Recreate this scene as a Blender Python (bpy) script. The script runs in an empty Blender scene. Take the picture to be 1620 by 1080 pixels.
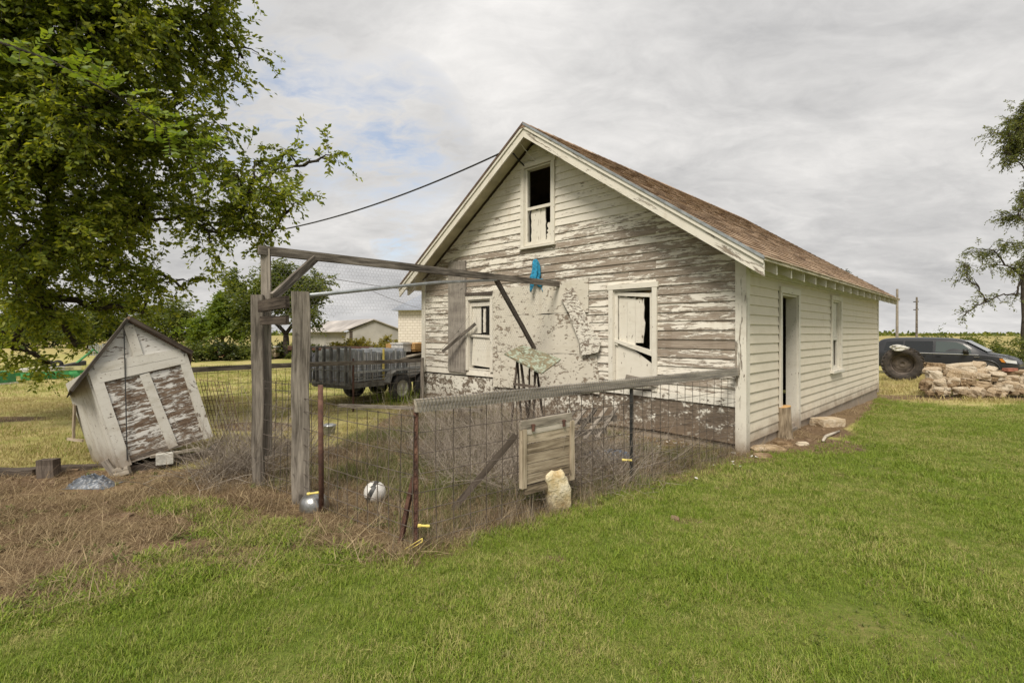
import bpy, bmesh, math, random
import numpy as np
from mathutils import Vector, Matrix, noise as mnoise

random.seed(7)
rng = np.random.default_rng(11)
sc = bpy.context.scene
C = sc.collection

# ------------------------------------------------------------------ camera
EYE, FPX, HZ = 1.6, 800.0, 527.0          # eye height (m), focal length and horizon in photo pixels (1620 wide)
cam_d = bpy.data.cameras.new('camera')
cam_d.sensor_width = 36.0
cam_d.lens = 36.0 * FPX / 1620.0
cam_d.shift_y = -13.0 / 1620.0
cam_d.clip_start = 0.05
cam_d.clip_end = 6000
cam = bpy.data.objects.new('camera', cam_d)
C.objects.link(cam)
cam.location = (0, 0, EYE)
cam.rotation_euler = (math.radians(90), 0, 0)
sc.camera = cam

# ------------------------------------------------------------------ sky and sun
SUN_TO = Vector((0.24, 0.74, -1.0)).normalized()      # the way the light travels
sun_el = math.asin(-SUN_TO.z)
sun_az = math.atan2(-SUN_TO.x, -SUN_TO.y)             # compass angle of the sun from +Y towards +X
w = bpy.data.worlds.new('World')
sc.world = w
w.use_nodes = True
nt = w.node_tree
nt.nodes.clear()
N = nt.nodes.new
def lk(a, b): nt.links.new(a, b)
out = N('ShaderNodeOutputWorld'); bg = N('ShaderNodeBackground')
sky = N('ShaderNodeTexSky'); sky.sky_type = 'NISHITA'; sky.sun_disc = False
sky.sun_elevation = sun_el; sky.sun_rotation = sun_az
sky.air_density = 1.0; sky.dust_density = 1.0
tc = N('ShaderNodeTexCoord'); sep = N('ShaderNodeSeparateXYZ'); lk(tc.outputs['Generated'], sep.inputs[0])
def wm(op, a, b=None, c=None, clamp=False):
    m = N('ShaderNodeMath'); m.operation = op; m.use_clamp = clamp
    for i, v in enumerate((a, b, c)):
        if v is None: continue
        if isinstance(v, (int, float)): m.inputs[i].default_value = v
        else: lk(v, m.inputs[i])
    return m.outputs[0]
zz = wm('ADD', wm('MAXIMUM', sep.outputs[2], 0.0), 0.26)
cx = wm('DIVIDE', sep.outputs[0], zz); cy = wm('DIVIDE', sep.outputs[1], zz)
comb = N('ShaderNodeCombineXYZ'); lk(cx, comb.inputs[0]); lk(cy, comb.inputs[1])
def wnoise(scale, detail, rough, dist, off=(0, 0, 0), stretch=(1, 1, 1), rot=0.0):
    mp = N('ShaderNodeMapping'); mp.inputs['Location'].default_value = off; mp.inputs['Scale'].default_value = stretch
    mp.inputs['Rotation'].default_value = (0, 0, rot)
    lk(comb.outputs[0], mp.inputs[0])
    t = N('ShaderNodeTexNoise'); t.inputs['Scale'].default_value = scale; t.inputs['Detail'].default_value = detail
    t.inputs['Roughness'].default_value = rough; t.inputs['Distortion'].default_value = dist
    lk(mp.outputs[0], t.inputs['Vector']); return t.outputs['Fac']
n_big = wnoise(0.95, 4, 0.55, 0.3, (3.1, 0.4, 0), (1, 1.25, 1), 0.5)
n_fine = wnoise(3.2, 7, 0.62, 0.6, (1, 5, 0), (1, 1.5, 1), 0.6)
n_rip = wnoise(11.0, 4, 0.6, 0.8, (0, 2, 0), (1, 1.5, 1), 0.5)
shade = wm('ADD', wm('MULTIPLY', n_big, 0.55), wm('ADD', wm('MULTIPLY', n_fine, 0.33), wm('MULTIPLY', n_rip, 0.12)))
rp = N('ShaderNodeValToRGB'); lk(shade, rp.inputs[0])
e = rp.color_ramp.elements
e[0].position = 0.36; e[0].color = (0.565, 0.560, 0.560, 1)
e[1].position = 0.64; e[1].color = (1.0, 0.975, 0.945, 1)
em = e.new(0.5); em.color = (0.775, 0.762, 0.748, 1)
# a thin break in the cloud deck, low over the yard (a place in the sky, torn by the same noise)
GAPS = [(Vector((-0.24, 1.0, 0.385)), 0.15), (Vector((-0.47, 1.0, 0.44)), 0.17), (Vector((-0.23, 1.0, 0.185)), 0.05)]
gap = None
for gv, gr in GAPS:
    vm = N('ShaderNodeVectorMath'); vm.operation = 'DISTANCE'; lk(tc.outputs['Generated'], vm.inputs[0]); vm.inputs[1].default_value = gv.normalized()
    g1 = wm('SUBTRACT', 1.0, wm('DIVIDE', vm.outputs['Value'], gr), clamp=True)
    gap = g1 if gap is None else wm('MAXIMUM', gap, g1)
tear = wm('MULTIPLY', wm('SUBTRACT', wm('ADD', wm('MULTIPLY', n_fine, 0.8), wm('MULTIPLY', n_rip, 0.5)), 0.575), 5.0, clamp=True)
gapm = wm('MULTIPLY', wm('MULTIPLY', wm('POWER', gap, 0.6), tear), 0.7, clamp=True)
mixs = N('ShaderNodeMix'); mixs.data_type = 'RGBA'; mixs.blend_type = 'MIX'
SKY_GAIN = 7.15
clo = N('ShaderNodeVectorMath'); clo.operation = 'SCALE'; lk(rp.outputs[0], clo.inputs[0]); lk(wm('MULTIPLY', wm('ADD', wm('MULTIPLY', wm('MAXIMUM', sep.outputs[2], 0.0), 0.30), 1.0), SKY_GAIN), clo.inputs['Scale'])
blu = N('ShaderNodeVectorMath'); blu.operation = 'SCALE'; lk(sky.outputs[0], blu.inputs[0]); blu.inputs['Scale'].default_value = 1.5
lk(gapm, mixs.inputs[0]); lk(clo.outputs[0], mixs.inputs[6]); lk(blu.outputs[0], mixs.inputs[7])
lk(mixs.outputs[2], bg.inputs[0]); bg.inputs[1].default_value = 0.1
lk(bg.outputs[0], out.inputs[0])

sl = bpy.data.lights.new('sun', 'SUN'); sl.energy = 3.7; sl.angle = math.radians(22); sl.color = (1.0, 0.93, 0.81)
sun = bpy.data.objects.new('sun', sl); C.objects.link(sun)
sun.rotation_euler = SUN_TO.to_track_quat('-Z', 'Y').to_euler()
sun.location = (-20, -20, 40)
vs = sc.view_settings
vs.view_transform = 'Standard'; vs.look = 'None'; vs.exposure = 0.20; vs.gamma = 1.0; vs.use_curve_mapping = False
sc.cycles.max_bounces = 6; sc.cycles.diffuse_bounces = 3; sc.cycles.transparent_max_bounces = 8
sc.cycles.use_denoising = True

# ------------------------------------------------------------------ geometry helpers
def px(x, y, Y):                      # a point at distance Y seen at photo pixel (x, y)
    return Vector(((x - 810.0) / FPX * Y, Y, EYE + (HZ - y) / FPX * Y))
def gz(x, y):                         # height of the ground
    s = 0.0
    if y > 9: s -= 0.03 * min(y - 9, 12) * (1 if x > 6 else 0.22)
    d = math.hypot(x, y)
    s += 0.02 * mnoise.noise(Vector((x * 0.7, y * 0.7, 0))) + (0.25 * mnoise.noise(Vector((x * 0.03, y * 0.03, 5))) * min(1, max(0, (d - 20) / 40)))
    return s
def gp(x, y):                         # ground point at photo pixel
    Y = EYE * FPX / (y - HZ); X = (x - 810.0) / FPX * Y
    return Vector((X, Y, gz(X, Y)))
def smooth(t): t = np.clip(t, 0, 1); return t * t * (3 - 2 * t)

class MB:
    def __init__(s): s.v = []; s.f = []; s.m = []; s.mi = 0
    def add(s, vs, fs):
        o = len(s.v); s.v += [tuple(v) for v in vs]; s.f += [tuple(i + o for i in f) for f in fs]; s.m += [s.mi] * len(fs)
    def hexa(s, p):                   # 8 corners: bottom four (ccw from above), top four
        s.add(p, [(3, 2, 1, 0), (4, 5, 6, 7), (0, 1, 5, 4), (1, 2, 6, 5), (2, 3, 7, 6), (3, 0, 4, 7)])
    def box(s, x0, x1, y0, y1, z0, z1):
        s.hexa([(x0, y0, z0), (x1, y0, z0), (x1, y1, z0), (x0, y1, z0), (x0, y0, z1), (x1, y0, z1), (x1, y1, z1), (x0, y1, z1)])
    def prism(s, poly, n):            # flat polygon (3D points) pushed along vector n
        k = len(poly); n = Vector(n); a = [Vector(p) for p in poly]; b = [p + n for p in a]
        s.add(a + b, [tuple(range(k))[::-1], tuple(range(k, 2 * k))] + [(i, (i + 1) % k, k + (i + 1) % k, k + i) for i in range(k)])
    def tube(s, pts, r, n=6, cap=True):
        pts = [Vector(p) for p in pts]; k = len(pts)
        rr = r if isinstance(r, (list, tuple)) else [r] * k
        vs = []; up = None
        for i, p in enumerate(pts):
            t = (pts[min(i + 1, k - 1)] - pts[max(i - 1, 0)])
            if t.length < 1e-9: t = Vector((0, 0, 1))
            t.normalize()
            if up is None:
                up = Vector((0, 0, 1)) if abs(t.z) < 0.9 else Vector((1, 0, 0))
            a = t.cross(up)
            if a.length < 1e-6: a = t.orthogonal()
            a.normalize(); b = a.cross(t); up = b
            for j in range(n):
                q = 2 * math.pi * j / n
                vs.append(p + (a * math.cos(q) + b * math.sin(q)) * rr[i])
        fs = [(i * n + j, i * n + (j + 1) % n, (i + 1) * n + (j + 1) % n, (i + 1) * n + j) for i in range(k - 1) for j in range(n)]
        if cap: fs += [tuple(range(n))[::-1], tuple(range((k - 1) * n, k * n))]
        s.add(vs, fs)
    def lathe(s, prof, n=24, axis='z', c=(0, 0, 0), closed=False):
        vs = []
        for r, h in prof:
            for j in range(n):
                q = 2 * math.pi * j / n; a, b = r * math.cos(q), r * math.sin(q)
                p = {'z': (a, b, h), 'y': (a, h, b), 'x': (h, a, b)}[axis]
                vs.append((p[0] + c[0], p[1] + c[1], p[2] + c[2]))
        k = len(prof)
        fs = [(i * n + j, i * n + (j + 1) % n, (i + 1) * n + (j + 1) % n, (i + 1) * n + j) for i in range(k - 1) for j in range(n)]
        if closed: fs += [((k - 1) * n + j, (k - 1) * n + (j + 1) % n, (j + 1) % n, j) for j in range(n)]
        s.add(vs, fs)
    def mesh(s, name, mats, smooth=False, fix=True):
        me = bpy.data.meshes.new(name); me.from_pydata(s.v, [], s.f)
        for m in (mats if isinstance(mats, (list, tuple)) else [mats]): me.materials.append(m)
        if any(s.m): me.polygons.foreach_set('material_index', s.m)
        if fix:
            bm = bmesh.new(); bm.from_mesh(me); bmesh.ops.recalc_face_normals(bm, faces=bm.faces); bm.to_mesh(me); bm.free()
        if smooth: me.polygons.foreach_set('use_smooth', [True] * len(me.polygons))
        return me
    def build(s, name, mats, parent=None, smooth=False, fix=True):
        return link(name, s.mesh(name, mats, smooth, fix), parent)

LOCALM = None
def link(name, me, parent=None, mw=None):
    o = bpy.data.objects.new(name, me); C.objects.link(o)
    if parent is not None: o.parent = parent
    if mw is not None:
        if parent is not None: mw = world(parent).inverted() @ mw
        o.matrix_basis = mw
    elif parent is not None: o.matrix_basis = world(parent).inverted() @ (LOCALM if LOCALM is not None else Matrix.Identity(4))
    return o
def world(o):
    m = o.matrix_basis.copy()
    return world(o.parent) @ m if o.parent else m
def tag(o, label, cat, group=None, kind=None):
    if label: o['label'] = label
    if cat: o['category'] = cat
    if group: o['group'] = group
    if kind: o['kind'] = kind
    return o
def thing(name, loc, label, cat, group=None, rz=0.0):
    o = bpy.data.objects.new(name, None); C.objects.link(o)
    o.matrix_basis = Matrix.Translation(Vector(loc)) @ Matrix.Rotation(rz, 4, 'Z')
    o.empty_display_size = 0.2
    return tag(o, label, cat, group)
def dup_tree(o, parent=None):
    c = o.copy(); C.objects.link(c)
    if parent is not None: c.parent = parent
    for ch in o.children: dup_tree(ch, c)
    return c
def frame_of(p0, p1, up=(0, 0, 1)):
    p0 = Vector(p0); x = (Vector(p1) - p0); L = x.length; x.normalize()
    up = Vector(up); y = up.cross(x)
    if y.length < 1e-4: y = Vector((0, 1, 0)).cross(x)
    y.normalize(); z = x.cross(y)
    m = Matrix((x, y, z)).transposed().to_4x4(); m.translation = p0
    return m, L
def plank(name, p0, p1, w_, h_, mat, parent=None, up=(0, 0, 1), segs=6, wob=0.004, twist=0.0, color=None):
    """a sawn timber from p0 to p1; grain along its own X; slightly uneven"""
    m, L = frame_of(p0, p1, up)
    b = MB(); vs = []; fs = []
    sd = random.random() * 100
    for i in range(segs + 1):
        t = i / segs
        ox = wob * mnoise.noise(Vector((sd, t * 3, 0))) * 1.5; oz = wob * mnoise.noise(Vector((sd, t * 3, 9))) * 1.5
        a = twist * (t - .5)
        for j, (sy, sz) in enumerate(((-1, -1), (1, -1), (1, 1), (-1, 1))):
            y = sy * (w_ / 2 + wob * .5 * mnoise.noise(Vector((sd + j, t * 6, 3)))); z = sz * (h_ / 2 + wob * .5 * mnoise.noise(Vector((sd + j, t * 6, 6))))
            dx = (0.006 * mnoise.noise(Vector((sd, j, 2)))) if i in (0, segs) else 0
            vs.append((t * L + dx, y * math.cos(a) - z * math.sin(a) + ox, y * math.sin(a) + z * math.cos(a) + oz))
    for i in range(segs):
        for j in range(4): fs.append((i * 4 + j, i * 4 + (j + 1) % 4, i * 4 + 4 + (j + 1) % 4, i * 4 + 4 + j))
    fs += [(3, 2, 1, 0), tuple(segs * 4 + j for j in range(4))]
    b.add(vs, fs)
    o = link(name, b.mesh(name, mat), parent, m)
    if color: o.color = color
    return o

# ------------------------------------------------------------------ materials
class NT:
    def __init__(s, name):
        s.m = bpy.data.materials.new(name); s.m.use_nodes = True; s.t = s.m.node_tree; s.t.nodes.clear()
        s.o = s.n('ShaderNodeOutputMaterial'); s.b = s.n('ShaderNodeBsdfPrincipled'); s.l(s.b.outputs[0], s.o.inputs[0])
    def n(s, k, **kw):
        x = s.t.nodes.new(k)
        for a, v in kw.items(): setattr(x, a, v)
        return x
    def l(s, a, b): s.t.links.new(a, b)
    def put(s, sock, v):
        if isinstance(v, bpy.types.NodeSocket): s.l(v, sock)
        elif isinstance(v, (tuple, list)) and len(v) == 3 and sock.type == 'RGBA': sock.default_value = (*v, 1)
        else: sock.default_value = v
    def math(s, op, a, b=0.0, clamp=False):
        x = s.n('ShaderNodeMath', operation=op, use_clamp=clamp); s.put(x.inputs[0], a); s.put(x.inputs[1], b); return x.outputs[0]
    def step(s, v, lo, hi):
        x = s.n('ShaderNodeMapRange', interpolation_type='SMOOTHSTEP'); s.put(x.inputs[0], v); s.put(x.inputs[1], lo); s.put(x.inputs[2], hi); return x.outputs[0]
    def mix(s, f, a, b, mode='MIX'):
        x = s.n('ShaderNodeMix', data_type='RGBA', blend_type=mode); s.put(x.inputs[0], f); s.put(x.inputs[6], a); s.put(x.inputs[7], b); return x.outputs[2]
    def coord(s, kind='Object', scale=(1, 1, 1), rnd=0.0):
        t = s.n('ShaderNodeTexCoord'); v = t.outputs[kind]
        if kind == 'World':
            v = None
        mp = s.n('ShaderNodeMapping'); mp.inputs['Scale'].default_value = scale; s.l(v, mp.inputs[0]); v = mp.outputs[0]
        if rnd:
            oi = s.n('ShaderNodeObjectInfo'); a = s.n('ShaderNodeVectorMath', operation='ADD'); q = s.math('MULTIPLY', oi.outputs['Random'], rnd)
            s.l(v, a.inputs[0]); s.l(q, a.inputs[1]); v = a.outputs[0]
        return v
    def pos(s, scale=(1, 1, 1)):
        g = s.n('ShaderNodeNewGeometry'); mp = s.n('ShaderNodeMapping'); mp.inputs['Scale'].default_value = scale; s.l(g.outputs['Position'], mp.inputs[0]); return mp.outputs[0]
    def noise(s, v, scale=1.0, detail=4, rough=0.55, dist=0.0):
        x = s.n('ShaderNodeTexNoise'); s.l(v, x.inputs['Vector']); x.inputs['Scale'].default_value = scale; x.inputs['Detail'].default_value = detail
        x.inputs['Roughness'].default_value = rough; x.inputs['Distortion'].default_value = dist; return x.outputs['Fac']
    def ramp(s, f, stops):
        x = s.n('ShaderNodeValToRGB'); s.put(x.inputs[0], f); e = x.color_ramp.elements
        while len(e) < len(stops): e.new(0.5)
        for i, (p, c) in enumerate(stops): e[i].position = p; e[i].color = (*c, 1)
        return x.outputs[0]
    def bump(s, h, dist=0.01, strength=1.0):
        x = s.n('ShaderNodeBump'); x.inputs['Distance'].default_value = dist; x.inputs['Strength'].default_value = strength; s.put(x.inputs['Height'], h); s.l(x.outputs[0], s.b.inputs['Normal'])
    def fin(s, col, rough=0.8, metal=0.0, spec=None):
        s.put(s.b.inputs['Base Color'], col); s.put(s.b.inputs['Roughness'], rough); s.put(s.b.inputs['Metallic'], metal)
        if spec is not None: s.b.inputs['Specular IOR Level'].default_value = spec
        return s.m

def m_plain(name, col, rough=0.8, metal=0.0, var=0.25, scale=6.0, bump=0.004, spec=None):
    t = NT(name); v = t.coord('Object', rnd=30.0); n = t.noise(v, scale, 6, 0.6)
    c = t.mix(t.step(n, 0.3, 0.7), tuple(x * (1 - var) for x in col), tuple(min(1, x * (1 + var)) for x in col))
    if bump: t.bump(t.noise(v, scale * 5, 4), bump, 0.6)
    return t.fin(c, rough, metal, spec)
def m_wood(name, dark, light, sc_=1.0, vert=False):
    """weathered grey timber, grain along local X"""
    t = NT(name); v = t.coord('Object', (14, 14, 0.9) if vert else (0.9 * sc_, 14 * sc_, 14 * sc_), 40.0)
    g = t.noise(v, 3.0, 6, 0.65, 0.5); g2 = t.noise(t.coord('Object', (1.6, 4, 4), 17.0), 1.3, 4, 0.6)
    oi = t.n('ShaderNodeObjectInfo')
    f = t.math('ADD', t.math('MULTIPLY', g, 0.6), t.math('ADD', t.math('MULTIPLY', g2, 0.4), t.math('MULTIPLY', t.math('SUBTRACT', oi.outputs['Random'], 0.5), 0.16)))
    c = t.ramp(f, [(0.33, tuple(x * 0.35 for x in dark)), (0.43, dark), (0.62, light)])
    knots = t.noise(t.coord('Object', (5, 9, 9), 63.0), 1.4, 2, 0.4)
    c = t.mix(t.math('MULTIPLY', t.step(knots, 0.70, 0.76), 0.7), c, tuple(x * 0.4 for x in dark))
    t.bump(g, 0.006, 0.8)
    return t.fin(c, 0.9, 0, 0.2)
def m_peel(name, paint, wood_d, wood_l, st=(1.8, 1, 16), st2=(7, 1, 60), grain=(1.2, 1, 60), soft=0.012, amt=None, dirt=0.25, plates=0.75, hr=0.30):
    """old paint flaking off timber; the object's colour (red channel) says how much is gone"""
    t = NT(name); oi = t.n('ShaderNodeObjectInfo'); spx = t.n('ShaderNodeSeparateColor'); t.l(oi.outputs['Color'], spx.inputs[0])
    v1 = t.coord('Object', st, 37.0); v2 = t.coord('Object', st2, 11.0); vg = t.coord('Object', grain, 5.0)
    n1 = t.noise(v1, 1.0, 7, 0.62, 0.7); n2 = t.noise(v2, 1.0, 4, 0.6, 0.3)
    v = t.math('ADD', t.math('MULTIPLY', n1, plates), t.math('MULTIPLY', n2, 1 - plates))
    a = spx.outputs[0] if amt is None else amt
    lo = t.math('SUBTRACT', a, soft); hi = t.math('ADD', a, soft)
    msk = t.step(v, lo, hi)
    g = t.noise(vg, 2.0, 6, 0.7, 0.6)
    wood = t.ramp(g, [(0.3, tuple(x * 0.45 for x in wood_d)), (0.45, wood_d), (0.68, wood_l)])
    blot = t.noise(t.coord('Object', (2, 2, 2), 3.0), 1.0, 4); wood = t.mix(t.step(blot, 0.35, 0.65), wood, tuple(x * 0.75 for x in wood_l), 'MULTIPLY' if False else 'MIX') if False else wood
    d = t.noise(t.coord('Object', (3, 3, 9), 29.0), 1.2, 5, 0.6)
    pc = t.mix(t.math('MULTIPLY', t.step(d, 0.45, 0.75), dirt), paint, tuple(p * q for p, q in zip(paint, (0.62, 0.58, 0.5))))
    pc = t.mix(t.math('MULTIPLY', t.step(t.math('ABSOLUTE', t.math('SUBTRACT', g, 0.5)), 0.0, 0.02), 0.0), pc, pc)
    hair = t.step(t.noise(t.coord('Object', (st2[0] * .7, st2[1], st2[2] * 1.4), 71.0), 1.0, 3, 0.5, 0.4), hr, hr + 0.04)
    pc = t.mix(hair, tuple(x * 0.8 for x in wood_d), pc)
    edge = t.math('MULTIPLY', t.step(v, t.math('SUBTRACT', a, soft * 3), lo), t.math('SUBTRACT', 1.0, msk))  # dark rim along the paint lip, flake shading put into the wood colour
    c = t.mix(msk, t.mix(t.math('MULTIPLY', edge, 0.55), wood, tuple(x * 0.3 for x in wood_d)), pc)
    ps = t.n('ShaderNodeSeparateXYZ'); t.l(t.pos(), ps.inputs[0])
    spl = t.math('SUBTRACT', 1.0, t.step(t.math('ADD', ps.outputs[2], t.math('MULTIPLY', t.noise(t.pos(), 3.5, 6, 0.7), -0.55)), -0.26, 0.14))
    c = t.mix(t.math('MULTIPLY', spl, 0.75), c, (0.19, 0.135, 0.09))
    strk = t.math('MULTIPLY', t.step(t.noise(t.pos((5, 5, 0.5)), 1.0, 5, 0.65), 0.52, 0.72), 0.28)
    c = t.mix(strk, c, t.mix(1.0, c, (0.62, 0.54, 0.44), 'MULTIPLY'))
    thin = t.math('MULTIPLY', t.math('MULTIPLY', t.step(v, t.math('SUBTRACT', a, 0.085), t.math('SUBTRACT', a, 0.02)), t.math('SUBTRACT', 1.0, msk)), t.step(t.noise(t.coord('Object', (st2[0] * 1.6, st2[1] * 1.6, st2[2] * 1.3), 91.0), 1.0, 5, 0.7), 0.46, 0.58))
    c = t.mix(t.math('MULTIPLY', thin, 0.6), c, tuple(p * q for p, q in zip(paint, (0.8, 0.78, 0.75))))
    t.bump(t.math('ADD', t.math('MULTIPLY', msk, 0.7), t.math('MULTIPLY', g, 0.25)), 0.005, 0.9)
    t.put(t.b.inputs['Specular IOR Level'], 0.25)
    return t.fin(c, 0.72)
CREAM = (0.66, 0.625, 0.55)
WHITE = (0.74, 0.715, 0.66)
M = {}
M['siding'] = m_peel('flaking white siding paint', (0.69, 0.65, 0.575), (0.235, 0.19, 0.15), (0.40, 0.34, 0.275), st=(1.5, 1, 13), st2=(9, 1, 60), plates=.68)
M['siding_side'] = m_peel('dull cream siding paint', (0.66, 0.60, 0.495), (0.24, 0.19, 0.14), (0.34, 0.28, 0.22), st=(1.5, 1, 14), st2=(9, 1, 60), dirt=0.2, hr=0.22)
M['trim'] = m_peel('cream trim paint', CREAM, (0.22, 0.18, 0.14), (0.36, 0.31, 0.25), st=(1.4, 14, 14), st2=(6, 50, 50), grain=(1.2, 50, 50))
M['trim_v'] = m_peel('cream upright trim paint', CREAM, (0.22, 0.18, 0.14), (0.36, 0.31, 0.25), st=(14, 14, 1.4), st2=(50, 50, 6), grain=(50, 50, 1.2))
M['shed_trim'] = m_peel('grey white batten paint', (0.56, 0.54, 0.49), (0.16, 0.12, 0.09), (0.30, 0.25, 0.2), st=(9, 9, 9), st2=(40, 40, 40), grain=(20, 20, 3), dirt=.55)
M['panel'] = m_peel('cracked white panel paint', (0.60, 0.56, 0.48), (0.2, 0.155, 0.115), (0.32, 0.26, 0.2), st=(5, 1, 9), st2=(14, 1, 26), plates=0.6, soft=0.01)
M['loose_panel'] = m_peel('scaling white panel paint', (0.68, 0.645, 0.57), (0.17, 0.13, 0.1), (0.26, 0.21, 0.17), st=(9, 1, 26), st2=(20, 1, 60), plates=0.6, soft=0.01)
M['skirt'] = m_peel('flaked foundation paint', (0.68, 0.65, 0.58), (0.135, 0.105, 0.08), (0.23, 0.185, 0.14), st=(3.5, 1, 6), st2=(16, 1, 22), plates=0.6, soft=0.01, grain=(3, 1, 20))
M['plywood'] = m_peel('peeling plywood', (0.60, 0.585, 0.555), (0.115, 0.077, 0.052), (0.24, 0.175, 0.125), st=(4.5, 1, 19), st2=(14, 1, 55), grain=(2.0, 1, 26), plates=0.62)
M['green_board'] = m_peel('flaking pale green paint', (0.33, 0.37, 0.29), (0.20, 0.165, 0.10), (0.32, 0.26, 0.17), st=(7, 7, 7), st2=(26, 26, 26), plates=0.5)
M['grey_wood'] = m_wood('weathered grey timber', (0.105, 0.09, 0.075), (0.30, 0.265, 0.225))
M['grey_wood_v'] = m_wood('weathered grey upright timber', (0.14, 0.12, 0.105), (0.31, 0.28, 0.245), vert=True)
M['pale_wood'] = m_wood('bleached timber', (0.27, 0.235, 0.19), (0.50, 0.45, 0.38))
M['brown_wood'] = m_wood('weathered brown timber', (0.20, 0.155, 0.105), (0.46, 0.385, 0.285))
M['dark_wood'] = m_wood('dark old timber', (0.045, 0.035, 0.028), (0.13, 0.105, 0.085))
M['new_wood'] = m_wood('fresh lumber', (0.42, 0.24, 0.09), (0.60, 0.38, 0.17))
M['soffit'] = m_plain('cream soffit boards', (0.50, 0.45, 0.33), 0.75, var=0.18, scale=3)
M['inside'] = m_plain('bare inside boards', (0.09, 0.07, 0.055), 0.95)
M['rust'] = None
t = NT('rusty steel'); v = t.coord('Object', rnd=20.0); n = t.noise(v, 9, 6, 0.7); n2 = t.noise(v, 60, 4, 0.6)
t.bump(n2, 0.004, 0.7); M['rust'] = t.fin(t.ramp(n, [(0.3, (0.028, 0.018, 0.014)), (0.5, (0.085, 0.038, 0.026)), (0.68, (0.16, 0.085, 0.056))]), 0.85)
M['wire'] = m_plain('dull fence wire', (0.105, 0.085, 0.07), 0.7, 0.3, 0.5, 4.0, 0)
M['net'] = m_plain('galvanised netting', (0.21, 0.20, 0.19), 0.6, 0.3, 0.3, 4.0, 0)
M['galv'] = m_plain('galvanised steel', (0.36, 0.38, 0.39), 0.45, 0.7, 0.2, 8.0, 0.002)
M['bright_metal'] = m_plain('polished dented metal', (0.36, 0.36, 0.355), 0.33, 0.9, 0.1, 3.0, 0.01)
M['black_metal'] = m_plain('black painted steel', (0.028, 0.027, 0.026), 0.6, 0.2, 0.4, 6.0, 0.002)
M['rubber'] = m_plain('old rubber', (0.028, 0.026, 0.024), 0.85, 0, 0.35, 6.0, 0.004)
M['rusty_rubber'] = m_plain('dusty tyre rubber', (0.045, 0.036, 0.03), 0.9, 0, 0.5, 5.0, 0.01)
M['tin'] = m_plain('white wheel paint', (0.45, 0.44, 0.40), 0.6, 0, 0.3, 9.0, 0.002)
M['cable'] = m_plain('black cable', (0.02, 0.02, 0.02), 0.6, 0, 0.2, 4, 0)
M['white_wire'] = m_plain('white insulated wire', (0.62, 0.60, 0.54), 0.5, 0, 0.1, 4, 0)
M['yellow'] = m_plain('yellow plastic', (0.62, 0.50, 0.13), 0.5, 0, 0.15, 12, 0.001)
M['blue_cloth'] = m_plain('blue rag cloth', (0.018, 0.21, 0.36), 0.85, 0, 0.5, 30, 0.006)
M['blue_tarp'] = m_plain('faded blue tarp', (0.10, 0.22, 0.42), 0.6, 0, 0.35, 8, 0.01)
M['grey_tarp'] = m_plain('crumpled grey plastic', (0.11, 0.125, 0.15), 0.35, 0, 0.5, 8, 0.01)
M['black_tarp'] = m_plain('black tarp', (0.03, 0.03, 0.034), 0.5, 0, 0.4, 5, 0.02)
t = NT('limestone'); v = t.coord('Object', rnd=50.0); n = t.noise(v, 5, 7, 0.65); n2 = t.noise(v, 26, 5, 0.65); oi = t.n('ShaderNodeObjectInfo')
c = t.ramp(t.math('ADD', t.math('MULTIPLY', n, 0.7), t.math('MULTIPLY', oi.outputs['Random'], 0.3)), [(0.33, (0.17, 0.11, 0.06)), (0.46, (0.40, 0.30, 0.19)), (0.6, (0.55, 0.47, 0.36)), (0.8, (0.64, 0.58, 0.48))])
t.bump(t.math('ADD', n2, t.math('MULTIPLY', n, 1.5)), 0.02, 0.9); M['stone'] = t.fin(c, 0.9, 0, 0.2)
t = NT('pale cream rock'); v = t.coord('Object'); n = t.noise(v, 8, 7, 0.6); n2 = t.noise(v, 38, 5, 0.65)
c = t.ramp(n, [(0.3, (0.42, 0.29, 0.13)), (0.45, (0.60, 0.50, 0.31)), (0.62, (0.68, 0.61, 0.46))])
t.bump(t.math('ADD', n2, t.math('MULTIPLY', n, 2.0)), 0.016, 0.9); M['cream_rock'] = t.fin(c, 0.9, 0, 0.2)
M['red_stone'] = m_plain('red brick', (0.30, 0.12, 0.08), 0.9, 0, 0.3, 9, 0.01)
t = NT('brown asphalt shingle'); g = t.n('ShaderNodeNewGeometry'); oi = t.n('ShaderNodeObjectInfo'); r = t.math('FRACT', t.math('ADD', g.outputs['Random Per Island'], oi.outputs['Random']))
sp = t.noise(t.pos(), 150, 2, 0.6); bl = t.noise(t.pos((0.9, 0.9, 0.9)), 1.0, 3)
c = t.ramp(t.math('ADD', t.math('MULTIPLY', r, 0.8), t.math('MULTIPLY', bl, 0.2)), [(0.05, (0.13, 0.085, 0.056)), (0.3, (0.31, 0.21, 0.14)), (0.65, (0.50, 0.355, 0.245)), (0.95, (0.62, 0.465, 0.33))])
c = t.mix(t.math('MULTIPLY', t.step(sp, 0.35, 0.65), 0.35), t.mix(1.0, c, (0.6, 0.6, 0.6), 'MULTIPLY'), c)
t.bump(sp, 0.004, 0.6); M['shingle'] = t.fin(c, 0.92, 0, 0.15)
t = NT('old roof deck'); M['roof'] = t.fin(t.mix(t.step(t.noise(t.coord(), 3, 5), .4, .6), (0.09, 0.06, 0.045), (0.15, 0.10, 0.07)), 0.95)

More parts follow.
